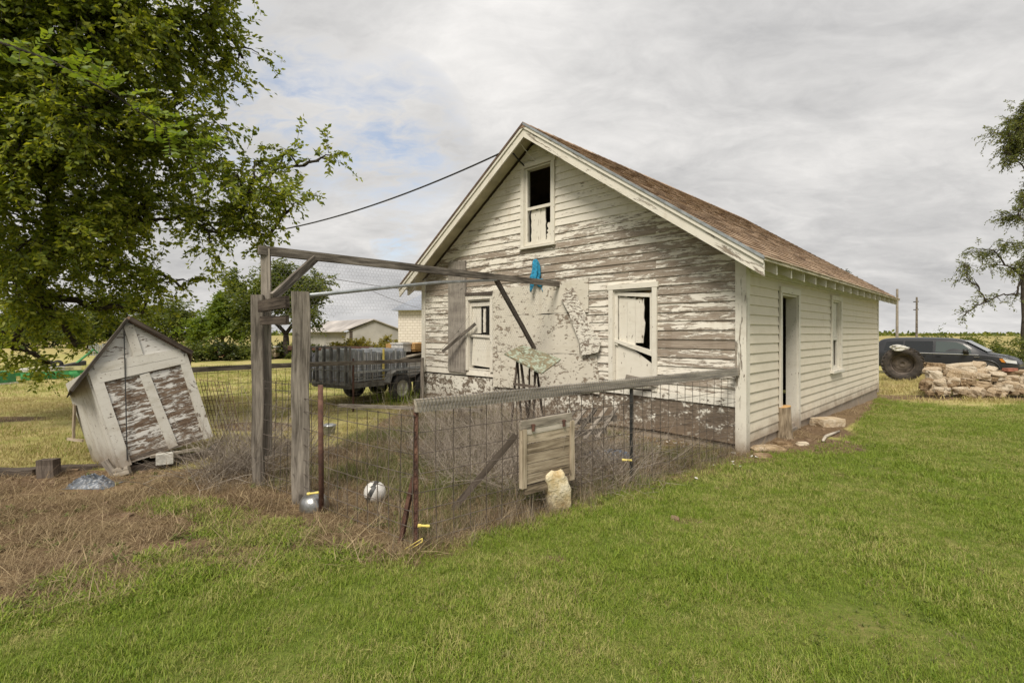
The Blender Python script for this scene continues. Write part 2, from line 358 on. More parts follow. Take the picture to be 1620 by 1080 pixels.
def m_leaf(name, stops, trans=0.45, rough=0.5):
    t = NT(name); g = t.n('ShaderNodeNewGeometry'); oi = t.n('ShaderNodeObjectInfo')
    r = t.math('FRACT', t.math('ADD', g.outputs['Random Per Island'], oi.outputs['Random']))
    n = t.noise(t.pos(), 0.9, 3, 0.6)
    f = t.math('ADD', t.math('MULTIPLY', r, 0.6), t.math('MULTIPLY', n, 0.4))
    c = t.ramp(f, stops)
    t.fin(c, rough, 0, 0.3)
    tr = t.n('ShaderNodeBsdfTranslucent'); t.l(t.mix(1.0, c, (1.9, 1.75, 0.6), 'MULTIPLY'), tr.inputs[0])
    mx = t.n('ShaderNodeMixShader'); mx.inputs[0].default_value = trans
    t.l(t.b.outputs[0], mx.inputs[1]); t.l(tr.outputs[0], mx.inputs[2]); t.l(mx.outputs[0], t.o.inputs[0])
    return t.m
M['leaf'] = m_leaf('elm leaves', [(0.15, (0.07, 0.106, 0.013)), (0.5, (0.17, 0.215, 0.027)), (0.85, (0.31, 0.33, 0.052))])
M['leaf_bright'] = m_leaf('fresh compound leaves', [(0.2, (0.10, 0.16, 0.022)), (0.8, (0.19, 0.25, 0.04))], 0.4)
M['leaf_far'] = m_leaf('far tree leaves', [(0.2, (0.05, 0.075, 0.018)), (0.55, (0.10, 0.13, 0.03)), (0.85, (0.18, 0.20, 0.05))])
M['leaf_airy'] = m_leaf('airy locust leaves', [(0.2, (0.07, 0.09, 0.03)), (0.55, (0.13, 0.155, 0.05)), (0.85, (0.21, 0.22, 0.08))])
M['leaf_dark'] = m_leaf('dull elm leaves', [(0.2, (0.022, 0.034, 0.012)), (0.55, (0.042, 0.058, 0.018)), (0.85, (0.08, 0.09, 0.03))])
M['leaf_lime'] = m_leaf('bright shrub leaves', [(0.2, (0.08, 0.13, 0.018)), (0.8, (0.17, 0.22, 0.04))])
M['weed_far'] = m_leaf('yellow weeds', [(0.2, (0.12, 0.12, 0.03)), (0.8, (0.26, 0.22, 0.06))])
M['bark'] = m_wood('tree bark', (0.035, 0.028, 0.022), (0.10, 0.085, 0.07), 0.6)
def m_grass(name, a, b, yel, p=0.5):
    t = NT(name); g = t.n('ShaderNodeNewGeometry'); oi = t.n('ShaderNodeObjectInfo')
    r = t.math('FRACT', t.math('ADD', g.outputs['Random Per Island'], oi.outputs['Random']))
    n1 = t.noise(t.pos(), 0.55, 4, 0.6); n2 = t.noise(t.pos(), 2.6, 4, 0.65)
    c = t.mix(r, a, b)
    f = t.math('ADD', t.math('MULTIPLY', n1, 0.5), t.math('ADD', t.math('MULTIPLY', n2, 0.3), t.math('MULTIPLY', oi.outputs['Random'], 0.26)))
    c = t.mix(t.math('MULTIPLY', t.step(f, p, p + 0.2), 0.8), c, yel)
    t.fin(c, 0.55, 0, 0.25)
    tr = t.n('ShaderNodeBsdfTranslucent'); t.l(c, tr.inputs[0]); mx = t.n('ShaderNodeMixShader'); mx.inputs[0].default_value = 0.3
    t.l(t.b.outputs[0], mx.inputs[1]); t.l(tr.outputs[0], mx.inputs[2]); t.l(mx.outputs[0], t.o.inputs[0])
    return t.m
M['meadow'] = m_grass('meadow grass', (0.16, 0.21, 0.03), (0.32, 0.35, 0.075), (0.46, 0.39, 0.17), 0.5)
M['twig'] = m_grass('bare grey twigs', (0.24, 0.205, 0.165), (0.50, 0.43, 0.36), (0.14, 0.11, 0.085), 0.57)
M['grass'] = m_grass('mown lawn grass', (0.112, 0.188, 0.016), (0.268, 0.335, 0.043), (0.46, 0.40, 0.17), 0.492)
M['straw'] = m_grass('dead straw', (0.17, 0.118, 0.062), (0.52, 0.41, 0.245), (0.12, 0.072, 0.04), 0.48)
M['weed'] = m_grass('green weeds', (0.07, 0.105, 0.02), (0.17, 0.20, 0.05), (0.28, 0.24, 0.11), 0.48)
M['drygrass'] = m_grass('dry yard grass', (0.27, 0.245, 0.08), (0.44, 0.375, 0.155), (0.48, 0.38, 0.20), 0.45)
M['stalk'] = m_grass('dead grey stalks', (0.17, 0.14, 0.105), (0.40, 0.33, 0.24), (0.15, 0.11, 0.075), 0.54)

# ground: the zones are painted as a map of what grows where; the shading comes from light
t = NT('ground soil'); at = t.n('ShaderNodeVertexColor', layer_name='zone'); s3 = t.n('ShaderNodeSeparateColor'); t.l(at.outputs[0], s3.inputs[0])
v = t.pos(); nb = t.noise(v, 0.35, 5, 0.6); nm = t.noise(v, 1.7, 6, 0.65); nf = t.noise(v, 22, 6, 0.7); nff = t.noise(v, 90, 3, 0.6)
soil = t.ramp(nf, [(0.3, (0.075, 0.045, 0.028)), (0.55, (0.165, 0.113, 0.068)), (0.75, (0.29, 0.215, 0.14))])
straw = t.ramp(t.noise(t.pos((1, 2.2, 1)), 40, 5, 0.7, 0.6), [(0.3, (0.07, 0.045, 0.026)), (0.5, (0.175, 0.12, 0.066)), (0.7, (0.38, 0.29, 0.165))])
lawn = t.ramp(t.math('ADD', t.math('MULTIPLY', nf, 0.4), t.math('MULTIPLY', nm, 0.6)), [(0.3, (0.07, 0.10, 0.018)), (0.5, (0.12, 0.15, 0.03)), (0.68, (0.22, 0.185, 0.075))])
yard = t.ramp(t.math('ADD', t.math('MULTIPLY', nb, 0.45), t.math('ADD', t.math('MULTIPLY', nm, 0.3), t.math('MULTIPLY', nf, 0.25))), [(0.36, (0.15, 0.185, 0.04)), (0.47, (0.29, 0.275, 0.09)), (0.56, (0.42, 0.355, 0.16)), (0.68, (0.45, 0.29, 0.17))])
sy = t.n('ShaderNodeSeparateXYZ'); t.l(v, sy.inputs[0])
crop = t.ramp(t.noise(t.pos((0.02, 0.12, 0.1)), 1.0, 4, 0.6), [(0.35, (0.20, 0.20, 0.06)), (0.5, (0.36, 0.30, 0.13)), (0.65, (0.30, 0.24, 0.10))])
yard = t.mix(t.step(t.math('ADD', sy.outputs[1], t.math('MULTIPLY', nb, 30)), 52, 62), yard, crop)
c = t.mix(s3.outputs[0], yard, lawn)
mxs = t.step(t.math('ADD', s3.outputs[1], t.math('MULTIPLY', t.math('SUBTRACT', nm, 0.5), 0.5)), 0.35, 0.65)
c = t.mix(mxs, c, t.mix(t.step(nm, 0.42, 0.62), straw, soil))
c = t.mix(t.step(t.math('ADD', s3.outputs[2], t.math('MULTIPLY', t.math('SUBTRACT', nm, 0.5), 0.5)), 0.35, 0.65), c, soil)
t.bump(t.math('ADD', t.math('MULTIPLY', nf, 0.6), t.math('MULTIPLY', nff, 0.4)), 0.03, 0.8)
M['ground'] = t.fin(c, 0.95, 0, 0.1)
M['field'] = None

# ================================================================== ground
LX = [-900, -400, -200, 0, 200, 330, 500, 620, 700, 800, 880, 1000, 1180, 1250, 1340, 1365, 1390, 1460, 1560, 1620, 2600, 6000]
LY = [1030, 1015, 1000, 985, 962, 915, 893, 890, 868, 836, 800, 757, 723, 713, 696, 662, 622, 633, 641, 633, 628, 620]
def lawn_amt(X, Y):
    """1 on the mown lawn, 0 off it"""
    X = np.asarray(X, float); Y = np.asarray(Y, float)
    Yc = np.maximum(Y, 0.4)
    p = 810 + FPX * X / Yc; q = HZ + EYE * FPX / Yc
    b = np.interp(p, LX, LY)
    v = smooth((q - b) / (0.10 * (q - HZ)) + 0.5)
    return np.where(Y < 0.6, 1.0, v)
def ell(X, Y, cx, cy, rx, ry): return smooth(1.4 - np.sqrt(((X - cx) / rx) ** 2 + ((Y - cy) / ry) ** 2))
HA = np.array([3.1142, 6.77]); HL = np.array([0.70038, 0.71377]); HW = np.array([-0.71377, 0.70038])
HROT = math.atan2(HL[1], HL[0])
FC = np.array([-0.717, 3.75]); FE = np.array([2.95, 6.65]); PB = np.array([-2.0, 4.78]); PA = np.array([-2.66, 5.31])
BL0 = np.array([-5.27, 8.4]); BL1 = np.array([-2.04, 11.62])
def side_of(P, A, B): return (B[0] - A[0]) * (P[1] - A[1]) - (B[1] - A[1]) * (P[0] - A[0])
def in_pen(X, Y):
    P = (np.asarray(X, float), np.asarray(Y, float))
    return (side_of(P, FC, FE) > 0) & (side_of(P, PA, FC) > 0) & (side_of(P, HA, HA + HW) > 0) & (side_of(P, PA, np.array([-2.15, 11.7])) < 0)
def dist_seg(X, Y, A, B):
    d = B - A; t_ = np.clip(((X - A[0]) * d[0] + (Y - A[1]) * d[1]) / (d @ d), 0, 1)
    return np.hypot(X - A[0] - t_ * d[0], Y - A[1] - t_ * d[1])
def straw_amt(X, Y):
    X = np.asarray(X, float); Y = np.asarray(Y, float)
    left = smooth((-X + 0.6) / 1.2) * smooth((6.35 + 0.12 * np.minimum(X + 3, 0) - Y) / 0.5) * (1 - lawn_amt(X, Y))
    pen = in_pen(X, Y).astype(float)
    fence = smooth(1.5 - dist_seg(X, Y, FC, FE) / 0.30)
    wall = smooth(1.5 - dist_seg(X, Y, HA, HA + HL * 9.6) / 0.55)
    pile = smooth(1.4 - dist_seg(X, Y, np.array([10.2, 13.8]), np.array([15, 13.5])) / 0.9)
    return np.maximum.reduce([left, pen, fence * 0.8, wall, pile * .8])
def dirt_amt(X, Y):
    return np.maximum.reduce([ell(X, Y, 4.35, 7.25, 0.75, 0.55), ell(X, Y, 5.1, 8.35, 0.5, 0.7) * .9, ell(X, Y, -5.3, 5.6, 1.3, 0.35), ell(X, Y, -2.1, 3.25, .25, .1),
         ell(X, Y, -4.3, 8.7, 1.0, .5) * .8, ell(X, Y, -9.5, 9.4, 1.2, .4) * .8, ell(X, Y, .42, 4.5, .2, .12), ell(X, Y, -3.4, 4.4, .5, .16) * .9, ell(X, Y, -2.7, 3.5, .3, .12) * .9, ell(X, Y, -4.4, 4.6, .4, .12) * .8, ell(X, Y, .3, 3.6, .14, .08) * .9, ell(X, Y, 2.6, 3.4, .16, .08) * .8, ell(X, Y, 1.5, 4.3, .2, .08) * .8])
def axis_grid(lo, hi, step, far_lo, far_hi):
    a = list(np.arange(lo, hi + 1e-6, step)); s = step; x = hi
    while x < far_hi: s *= 1.22; x += s; a.append(x)
    s = step; x = lo; b = []
    while x > far_lo: s *= 1.22; x -= s; b.append(x)
    return np.array(b[::-1] + a)
gx = axis_grid(-9, 13, 0.11, -3000, 3000); gy = axis_grid(0.6, 14, 0.11, -60, 4500)
GX, GY = np.meshgrid(gx, gy)
gzv = np.array([gz(x, y) for x, y in zip(GX.ravel(), GY.ravel())])
nx, ny = len(gx), len(gy)
# rough ground in the dug-up patch and the pen
sa = straw_amt(GX.ravel(), GY.ravel()); da = dirt_amt(GX.ravel(), GY.ravel())
rough = np.array([mnoise.noise(Vector((x * 3.1, y * 3.1, 1))) + .6 * mnoise.noise(Vector((x * 8, y * 8, 4))) if a > .05 else 0 for x, y, a in zip(GX.ravel(), GY.ravel(), sa)])
gzv = gzv + 0.022 * rough * sa
gverts = np.stack([GX.ravel(), GY.ravel(), gzv], 1)
idx = np.arange(nx * ny).reshape(ny, nx)
gf = np.stack([idx[:-1, :-1].ravel(), idx[:-1, 1:].ravel(), idx[1:, 1:].ravel(), idx[1:, :-1].ravel()], 1)
gme = bpy.data.meshes.new('ground'); gme.from_pydata(gverts.tolist(), [], gf.tolist()); gme.materials.append(M['ground'])
gme.polygons.foreach_set('use_smooth', [True] * len(gme.polygons))
ca = gme.color_attributes.new('zone', 'FLOAT_COLOR', 'POINT')
zc = np.stack([lawn_amt(GX.ravel(), GY.ravel()), sa, da, np.ones(nx * ny)], 1).astype(np.float32)
ca.data.foreach_set('color', zc.ravel())
tag(link('ground', gme), None, None, None, 'structure')

# ================================================================== the house
HM = Matrix.Translation((HA[0], HA[1], 0)) @ Matrix.Rotation(HROT, 4, 'Z')
house = bpy.data.objects.new('house', None); C.objects.link(house); house.matrix_basis = HM
tag(house, 'old white clapboard outbuilding with flaking paint and brown shingled gable roof', 'building')
LOCALM = HM
WID, LEN = 7.27, 9.62
RU, RZ = 3.63, 5.33                       # ridge: position across the gable, height
SR, SLF = 0.694, 0.668                    # slopes right and left
def roof_z(u): return RZ - (SR * (RU - u) if u < RU else SLF * (u - RU))
def soff_z(u): return roof_z(u) - 0.105
OV = 0.45
def rect_sub(u0, u1, z0, z1, holes):
    """intervals of [u0,u1] left on the course z0..z1 once the openings are taken out"""
    iv = [(u0, u1)]
    for a, b, c, d in holes:
        if c < z1 - 0.02 and d > z0 + 0.02:
            nv = []
            for p, q in iv:
                if b <= p or a >= q: nv.append((p, q)); continue
                if a > p + 0.03: nv.append((p, a))
                if b < q - 0.03: nv.append((b, q))
            iv = nv
    return iv
# --- gable wall: sheathing with openings, then each board
UPW = (3.33, 4.02, 3.236, 4.69); LFW = (4.93, 5.63, 0.84, 2.29); RTW = (1.33, 2.05, 0.74, 2.29)
g_holes = [UPW, LFW, RTW]
b = MB()
us = sorted({0.0, WID, RU} | {h[0] for h in g_holes} | {h[1] for h in g_holes})
for i in range(len(us) - 1):
    a, c_ = us[i], us[i + 1]; mid = (a + c_) / 2
    hs = sorted([(h[2], h[3]) for h in g_holes if h[0] - 1e-6 <= a and h[1] + 1e-6 >= c_])
    zb = 0.1
    for h0, h1 in hs:
        b.box(0.022, 0.10, a, c_, zb, h0); zb = h1
    za, zc_ = soff_z(a) - .01, soff_z(c_) - .01
    b.hexa([(0.022, a, zb), (0.10, a, zb), (0.10, c_, zb), (0.022, c_, zb), (0.022, a, za), (0.10, a, za), (0.10, c_, zc_), (0.022, c_, zc_)])
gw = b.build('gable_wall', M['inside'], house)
def board(name, par, o, ex, ez, en, pts_bot, pts_top, thick, mat, col):
    pass
def clap(parent, axis, s0, s1, z0, z1, top0, top1, mat, amount, tilt=0.008, off=0.0):
    """one lap board; axis 'g' runs along the gable (local y), 's' along the side (local x). Its mesh runs along +X"""
    L = s1 - s0
    zt0, zt1 = min(z1, top0) - z0, min(z1, top1) - z0
    # outward normal of the board mesh is -Y
    jb = [random.uniform(-.0025, .0025) for _ in range(4)]
    def sec(x, zt, j):
        ti = tilt * (1 - min(1, zt / 0.133))
        return [(x, -0.0185 - tilt + jb[j], 0 + jb[j]), (x, -0.0195 - tilt + jb[j], 0.006), (x, -0.012 - ti * .6, max(zt, .014)), (x, 0.018, max(zt, .014)), (x, 0.018, 0)]
    A = []
    xs0, xs1 = 0.0, L
    b = MB()
    if abs(zt0 - zt1) < 1e-6:
        m_ = 2
        ss = [sec(0, zt0, 0), sec(L, zt1, 1)]
    else:
        ss = [sec(0, zt0, 0), sec(L, zt1, 1)]
    vs = ss[0] + ss[1]; n = 5
    b.add(vs, [tuple(range(n))[::-1], tuple(range(n, 2 * n))] + [(i, (i + 1) % n, n + (i + 1) % n, n + i) for i in range(n)])
    me = b.mesh('siding_board', mat)
    if axis == 'g':       # mesh X -> local +y reversed so that -Y(mesh) -> local -x
        m = Matrix(((0, 1, 0, 0.0), (-1, 0, 0, s1), (0, 0, 1, z0), (0, 0, 0, 1)))
    else:
        m = Matrix(((1, 0, 0, s0), (0, 1, 0, 0.0), (0, 0, 1, z0), (0, 0, 0, 1)))
    o = link('siding_board', me, parent, HM @ m)
    o.color = (amount, 0, 0, 1)
    return o
PITCH = 0.133
z = 0.715; row = 0
covered = [(2.78, 4.87, 1.24, 2.40), (2.5, 4.87, 0.5, 1.2)]
while z < 5.1:
    z1 = z + PITCH
    # where the roof cuts this course
    ulo = max(0.115, RU - (RZ - 0.105 - z - 0.015) / SR); uhi = min(WID - 0.115, RU + (RZ - 0.105 - z - 0.015) / SLF)
    if uhi - ulo < 0.15: break
    base = float(np.interp(z, [0.7, 1.6, 2.2, 2.6, 3.1, 3.5, 3.9, 4.4, 5.1], [0.47, 0.465, 0.485, 0.515, 0.49, 0.435, 0.39, 0.355, 0.345]))
    for p, q in rect_sub(ulo, uhi, z, z1, [(h[0] - 0.03, h[1] + 0.03, h[2], h[3]) for h in g_holes] + [(a_ + .02, b_ - .02, c__, d_) for a_, b_, c__, d_ in covered]):
        cuts = [p, q]
        if row % 2 == 0 and p < 1.287 < q - .2 and 2.2 < z < 3.6: cuts.append(1.287)
        if q - p > 2.4:
            for _ in range(1 if row % 3 else 0): cuts.append(random.uniform(p + 0.8, q - 0.8))
        cuts = sorted(cuts)
        for a, c_ in zip(cuts, cuts[1:]):
            am = base + random.gauss(0, 0.035) + (0.05 if a < 2.0 and 1.0 < z < 2.6 else 0) + (0.07 if random.random() < 0.12 and z < 3.4 else 0)
            if c_ > 6.9 and z < 2.3: am += 0.0
            if z > 3.2 and abs((a + c_) / 2 - RU) > 1.6 : am -= .03
            # sloping ends under the roof boards
            za, zc_ = soff_z(a) , soff_z(c_)
            if za < z1 + 0.001 or zc_ < z1 + .001:
                # split into the full-height middle and the two cut corners
                fl = RU - (RZ - 0.105 - z1) / SR; fh = RU + (RZ - 0.105 - z1) / SLF
                segs = []
                m0, m1 = max(a, fl), min(c_, fh)
                if m1 - m0 > 0.05: segs.append((m0, m1, 9, 9))
                if a < fl - .01: segs.append((a, min(fl, c_), za - z if False else soff_z(a), soff_z(min(fl, c_))))
                if c_ > fh + .01: segs.append((max(fh, a), c_, soff_z(max(fh, a)), soff_z(c_)))
                # joined as one board: build as separate closed pieces in one mesh
                first = None
                for (s0, s1, t0, t1) in segs:
                    o = clap(gw, 'g', s0, s1, z, z1, t1, t0, M['siding'], am)
                    if first is None: first = o
                    else:   # merge into the first piece
                        me = first.data; off = o.matrix_basis.translation - first.matrix_basis.translation
                        mv = first.matrix_basis.to_3x3().inverted() @ off
                        bm = bmesh.new(); bm.from_mesh(me)
                        tmp = o.data.copy(); tmp.transform(Matrix.Translation(mv)); bm.from_mesh(tmp); bm.to_mesh(me); bm.free()
                        bpy.data.objects.remove(o)
            else:
                clap(gw, 'g', a, c_, z, z1, 9, 9, M['siding'], am)
    z = z1; row += 1
# skirt below the boards on the gable
def upright(poly, mat):
    w_ = max(p[0] for p in poly) - min(p[0] for p in poly); h_ = max(p[1] for p in poly) - min(p[1] for p in poly)
    if mat == M['trim'] and h_ > w_: return M['trim_v']
    if mat == M['grey_wood'] and h_ > w_: return M['grey_wood_v']
    return mat
def facade(name, parent, poly, x0, x1, mat, amount, label=None):
    """a flat piece on the gable: polygon of (u, z), from local x0 (outer) to x1; mesh X along the wall"""
    u0 = max(p[0] for p in poly); z0 = min(p[1] for p in poly)
    mat = upright(poly, mat)
    b = MB(); b.prism([(u0 - u, x0, zz - z0) for u, zz in poly], (0, x1 - x0, 0))
    m = Matrix(((0, 1, 0, 0.0), (-1, 0, 0, u0), (0, 0, 1, z0), (0, 0, 0, 1)))
    o = link(name, b.mesh(name, mat), parent, HM @ m); o.color = (amount, 0, 0, 1)
    if label: o['label'] = label
    return o
fnd = MB(); fnd.box(0.03, 0.16, 0.02, WID - .02, -0.3, 0.70)
fo = fnd.build('foundation', M['skirt'], house); fo.color = (0.53, 0, 0, 1)
facade('skirt_board', fo, [(0.115, 0.10), (1.30, 0.13), (1.30, 0.63), (0.115, 0.60)], -0.012, 0.028, M['skirt'], 0.575)
facade('skirt_board', fo, [(1.303, 0.13), (2.45, 0.10), (2.45, 0.64), (1.303, 0.63)], -0.008, 0.028, M['skirt'], 0.56)
facade('skirt_board', fo, [(2.453, -0.05), (4.9, -0.05), (4.9, 0.60), (2.453, 0.60)], -0.006, 0.028, M['skirt'], 0.53)
facade('skirt_board', fo, [(4.903, -0.05), (WID - .05, -0.05), (WID - .05, 0.68), (4.903, 0.68)], -0.010, 0.028, M['skirt'], 0.50)
facade('skirt_board', fo, [(0.115, 0.605), (2.45, 0.65), (2.45, 0.715), (0.115, 0.71)], -0.034, 0.028, M['skirt'], 0.44)
# corner boards
facade('corner_board', house, [(-0.034, -0.02), (0.11, 0.0), (0.11, soff_z(.11)), (-0.034, soff_z(-.034) - .005)], -0.036, 0.0, M['trim'], 0.44, 'peeling white corner board at the right front corner')
facade('corner_board', house, [(WID - 0.11, 0.70), (WID + .03, 0.70), (WID + .03, soff_z(WID + .03)), (WID - .11, soff_z(WID - .11))], -0.036, 0.0, M['trim'], 0.36)
def sidepiece(name, parent, poly, y0, y1, mat, amount=0.3, label=None):
    """flat piece on the side wall: polygon (v, z) from local y0 (outer, negative) to y1"""
    v0 = min(p[0] for p in poly); z0 = min(p[1] for p in poly)
    mat = upright(poly, mat)
    b = MB(); b.prism([(v - v0, y0, zz - z0) for v, zz in poly], (0, y1 - y0, 0))
    m = Matrix.Translation((v0, 0, z0))
    o = link(name, b.mesh(name, mat), parent, HM @ m); o.color = (amount, 0, 0, 1)
    if label: o['label'] = label
    return o
EZ = soff_z(0.0)
sidepiece('corner_board', house, [(0.0, -0.02), (0.10, 0.0), (0.10, EZ - .02), (0.0, EZ - .02)], -0.034, 0.0, M['trim'], 0.40)
sidepiece('corner_board', house, [(LEN - .10, 0.02), (LEN, 0.02), (LEN, EZ - .02), (LEN - .10, EZ - .02)], -0.034, 0.0, M['trim'], 0.34)
# --- side wall
DOOR = (1.42, 2.30, 0.0, 2.22); SWN = (4.55, 5.28, 0.86, 2.26)
sb = MB()
vs_ = sorted({0.11, LEN, DOOR[0], DOOR[1], SWN[0], SWN[1]})
for a, c_ in zip(vs_, vs_[1:]):
    zb = -0.05
    if abs(a - DOOR[0]) < 1e-6: zb = DOOR[3]
    if abs(a - SWN[0]) < 1e-6: sb.box(a, c_, 0.022, 0.10, zb, SWN[2]); zb = SWN[3]
    sb.box(a, c_, 0.022, 0.10, zb, EZ + .05)
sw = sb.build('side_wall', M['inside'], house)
z = 0.125; row = 0
while z < 2.48:
    z1 = min(z + PITCH, 2.50)
    for p, q in rect_sub(0.102, LEN - 0.102, z, z1, [(DOOR[0] - .08, DOOR[1] + .08, -1, DOOR[3] + .02), (SWN[0] - .07, SWN[1] + .07, SWN[2] - .04, SWN[3])]):
        cuts = [p, q]
        if q - p > 3 and row % 2: cuts.append(random.uniform(p + 1, q - 1))
        cuts.sort()
        for a, c_ in zip(cuts, cuts[1:]):
            clap(sw, 's', a, c_, z, z1, 9, 9, M['siding_side'], 0.235 + random.gauss(0, 0.02) + (0.03 if z < 0.35 else 0))
    z = z1; row += 1
sidepiece('frieze_board', house, [(0.102, 2.42), (LEN - .102, 2.42), (LEN - .102, 2.53), (0.102, 2.53)], -0.05, -0.031, M['trim'], 0.28)
b = MB(); b.box(0.12, LEN - .02, 0.004, 0.15, -0.3, 0.122); so = b.build('side_foundation', M['skirt'], house); so.color = (0.36, 0, 0, 1)
# back and far walls close the house
b = MB(); b.box(LEN - .10, LEN, 0.022, WID, -0.1, EZ)
b.prism([(LEN - .10, 0.022, EZ), (LEN - .10, WID, EZ), (LEN - .10, RU, RZ - .12)], (.10, 0, 0)); b.build('back_wall', M['siding_side'], house).color = (.3, 0, 0, 1)
b = MB(); b.box(0.10, LEN - .10, WID - .10, WID, -0.1, soff_z(WID)); b.build('far_wall', M['siding_side'], house).color = (.3, 0, 0, 1)
# --- windows
def bar(b, x0, x1, u0, u1, z0, z1): b.box(x0, x1, u0, u1, z0, z1)
def gwin(hole, cas=0.09, sill=True, head=0.09, amount=.33):
    u0, u1, z0, z1 = hole
    o_ = None
    def piece(name, par, u0, u1, z0, z1, x0, x1, mat=M['trim'], am=amount):
        return facade(name, par, [(u0, z0), (u1, z0), (u1, z1), (u0, z1)], x0, x1, mat, am)
    b = MB()    # jamb liner
    b.box(-0.02, 0.12, u0, u0 + .022, z0, z1); b.box(-0.02, 0.12, u1 - .022, u1, z0, z1); b.box(-0.02, 0.12, u0 + .022, u1 - .022, z1 - .022, z1); b.box(-0.02, .12, u0 + .022, u1 - .022, z0, z0 + .022)
    win = b.build('window', M['trim'], house); win.color = (amount, 0, 0, 1)
    piece('casing', win, u0 - cas + .02, u0 + .012, z0 - .02, z1 + .01, -0.052, -0.021)
    piece('casing', win, u1 - .012, u1 + cas - .02, z0 - .02, z1 + .01, -0.052, -0.021)
    piece('casing', win, u0 - cas + .0, u1 + cas - .0, z1 + .01, z1 + head, -0.056, -0.021)
    if sill: piece('sill', win, u0 - cas, u1 + cas, z0 - .055, z0 - .02, -0.085, -0.0)
    return win, piece
# upper window: open above, splintered white boards below
win, pc = gwin(UPW, amount=.32)
mz = 3.93
pc('sash', win, UPW[0] + .022, UPW[0] + .062, UPW[2] + .022, UPW[3] - .022, 0.0, 0.035)
pc('sash', win, UPW[1] - .062, UPW[1] - .022, UPW[2] + .022, UPW[3] - .022, 0.0, 0.035)
pc('sash', win, UPW[0] + .062, UPW[1] - .062, mz - .025, mz + .03, 0.0, 0.035)
pc('sash', win, UPW[0] + .062, UPW[1] - .062, UPW[2] + .022, UPW[2] + .075, 0.0, 0.035)
def jag(par, u0, u1, z0, z1, depth, side='both', name='board', amount=.28, mat='trim', jl=.02, jr=.02, jt=.01):
    n = 9; L_ = [(u0 + random.uniform(-jl, jl), z0 + (z1 - z0) * i / n) for i in range(n + 1)]
    R_ = [(u1 + random.uniform(-jr, jr), z0 + (z1 - z0) * i / n) for i in range(n + 1)]
    T_ = [(u0 + (u1 - u0) * i / 5, z1 + random.uniform(-jt * 2, jt)) for i in range(1, 5)]
    return facade(name, par, R_ + T_[::-1] + L_[::-1], depth, depth + .018, M[mat], amount)
jag(win, 3.66, 3.90, 3.30, 3.90, 0.04, jl=.008, jr=.02)
jag(win, 3.545, 3.655, 3.30, 3.91, 0.045, jl=.006, jr=.004)
jag(win, 3.43, 3.50, 3.30, 3.62, 0.05, jl=.02, jr=.03)
# right window: three white planks behind a torn sash, a plank panel underneath
win, pc = gwin(RTW, amount=.34, sill=False)
ua, ub = RTW[0] + .022, RTW[1] - .022
for k in range(3): jag(win, ub - .06 - .15 * (k + 1) + .003, ub - .06 - .15 * k, 1.45 - .03 * (2 - k), 2.20 - .03 * k, 0.03, jl=.003 if k < 2 else .02, jr=.003)
facade('sash', win, [(ub - .05, 1.40), (ub, 1.42), (ub, 2.26), (ub - .05, 2.26)], 0.0, 0.03, M['trim'], .3)
facade('sash', win, [(ua, 1.30), (ua + .05, 1.32), (ua + .05, 2.22), (ua, 2.22)], 0.0, 0.03, M['trim'], .3)
facade('sash', win, [(ua + .052, 2.155), (ub - .052, 2.205), (ub - .052, 2.265), (ua + .052, 2.215)], -0.004, 0.028, M['trim'], .33)
facade('sash', win, [(ua, 1.245), (ub, 1.46), (ub, 1.51), (ua + .10, 1.36), (ua, 1.33)], -0.012, 0.026, M['trim'], .42)
facade('panel', win, [(ua + .004, .765), (ub - .004, .765), (ub - .004, 1.47), (ub - .2, 1.41), (ua + .24, 1.27), (ua + .02, 1.12)], 0.03, 0.05, M['trim'], .25)
# left window
win, pc = gwin(LFW, amount=.36, sill=False)
ua, ub = LFW[0] + .022, LFW[1] - .022
jag(win, ub - .17, ub - .05, 1.60, 2.16, 0.03, jl=.003, jr=.004); jag(win, ub - .31, ub - .174, 1.60, 2.16, 0.032, jl=.003, jr=.004); jag(win, ub - .45, ub - .375, 1.62, 2.12, 0.034, jl=.01, jr=.006)
pc('sash', win, ub - .05, ub, 1.56, 2.24, 0, .03); pc('sash', win, ua, ua + .05, 1.56, 2.24, 0, .03); pc('sash', win, ua + .05, ub - .05, 2.16, 2.24, 0, .03)
facade('sash', win, [(ua + .0, 1.50), (ub, 1.53), (ub, 1.585), (ua + .0, 1.555)], -.006, .03, M['trim'], .42)
facade('panel', win, [(ua + .07, .90), (ub - .03, .93), (ub - .075, 1.515), (ua + .03, 1.49)], 0.022, 0.05, M['trim'], .34)
facade('drip_board', house, [(4.86, 2.36), (5.70, 2.40), (5.70, 2.455), (4.86, 2.43)], -.07, -.034, M['dark_wood'], .5)
# --- patches on the gable
facade('grey_plank', house, [(5.69, .755), (6.27, .775), (6.27, 3.16), (5.69, 3.14)], -.062, -.036, M['grey_wood'], .5, 'grey unpainted vertical plank nailed over the siding left of the window')
def patch(poly, x, am, mat='panel', label=None):
    P = []
    for (a, c_), (d, e_) in zip(poly, poly[1:] + poly[:1]):
        k = max(2, int(math.hypot(d - a, e_ - c_) / .16)); P += [(a + (d - a) * i / k + random.uniform(-.012, .012), c_ + (e_ - c_) * i / k + random.uniform(-.012, .012)) for i in range(k)]
    facade('patch_panel', house, P, x, x + .014, M[mat], am, label)
patch([(2.52, 1.95), (4.86, 1.945), (4.86, 2.47), (3.85, 2.49), (2.53, 2.53)], -.050, .43)
patch([(2.70, 1.245), (4.86, 1.225), (4.86, 1.94), (2.75, 1.945)], -.052, .44)
patch([(2.30, .60), (4.84, .53), (4.86, 1.22), (2.36, 1.24)], -.049, .45)
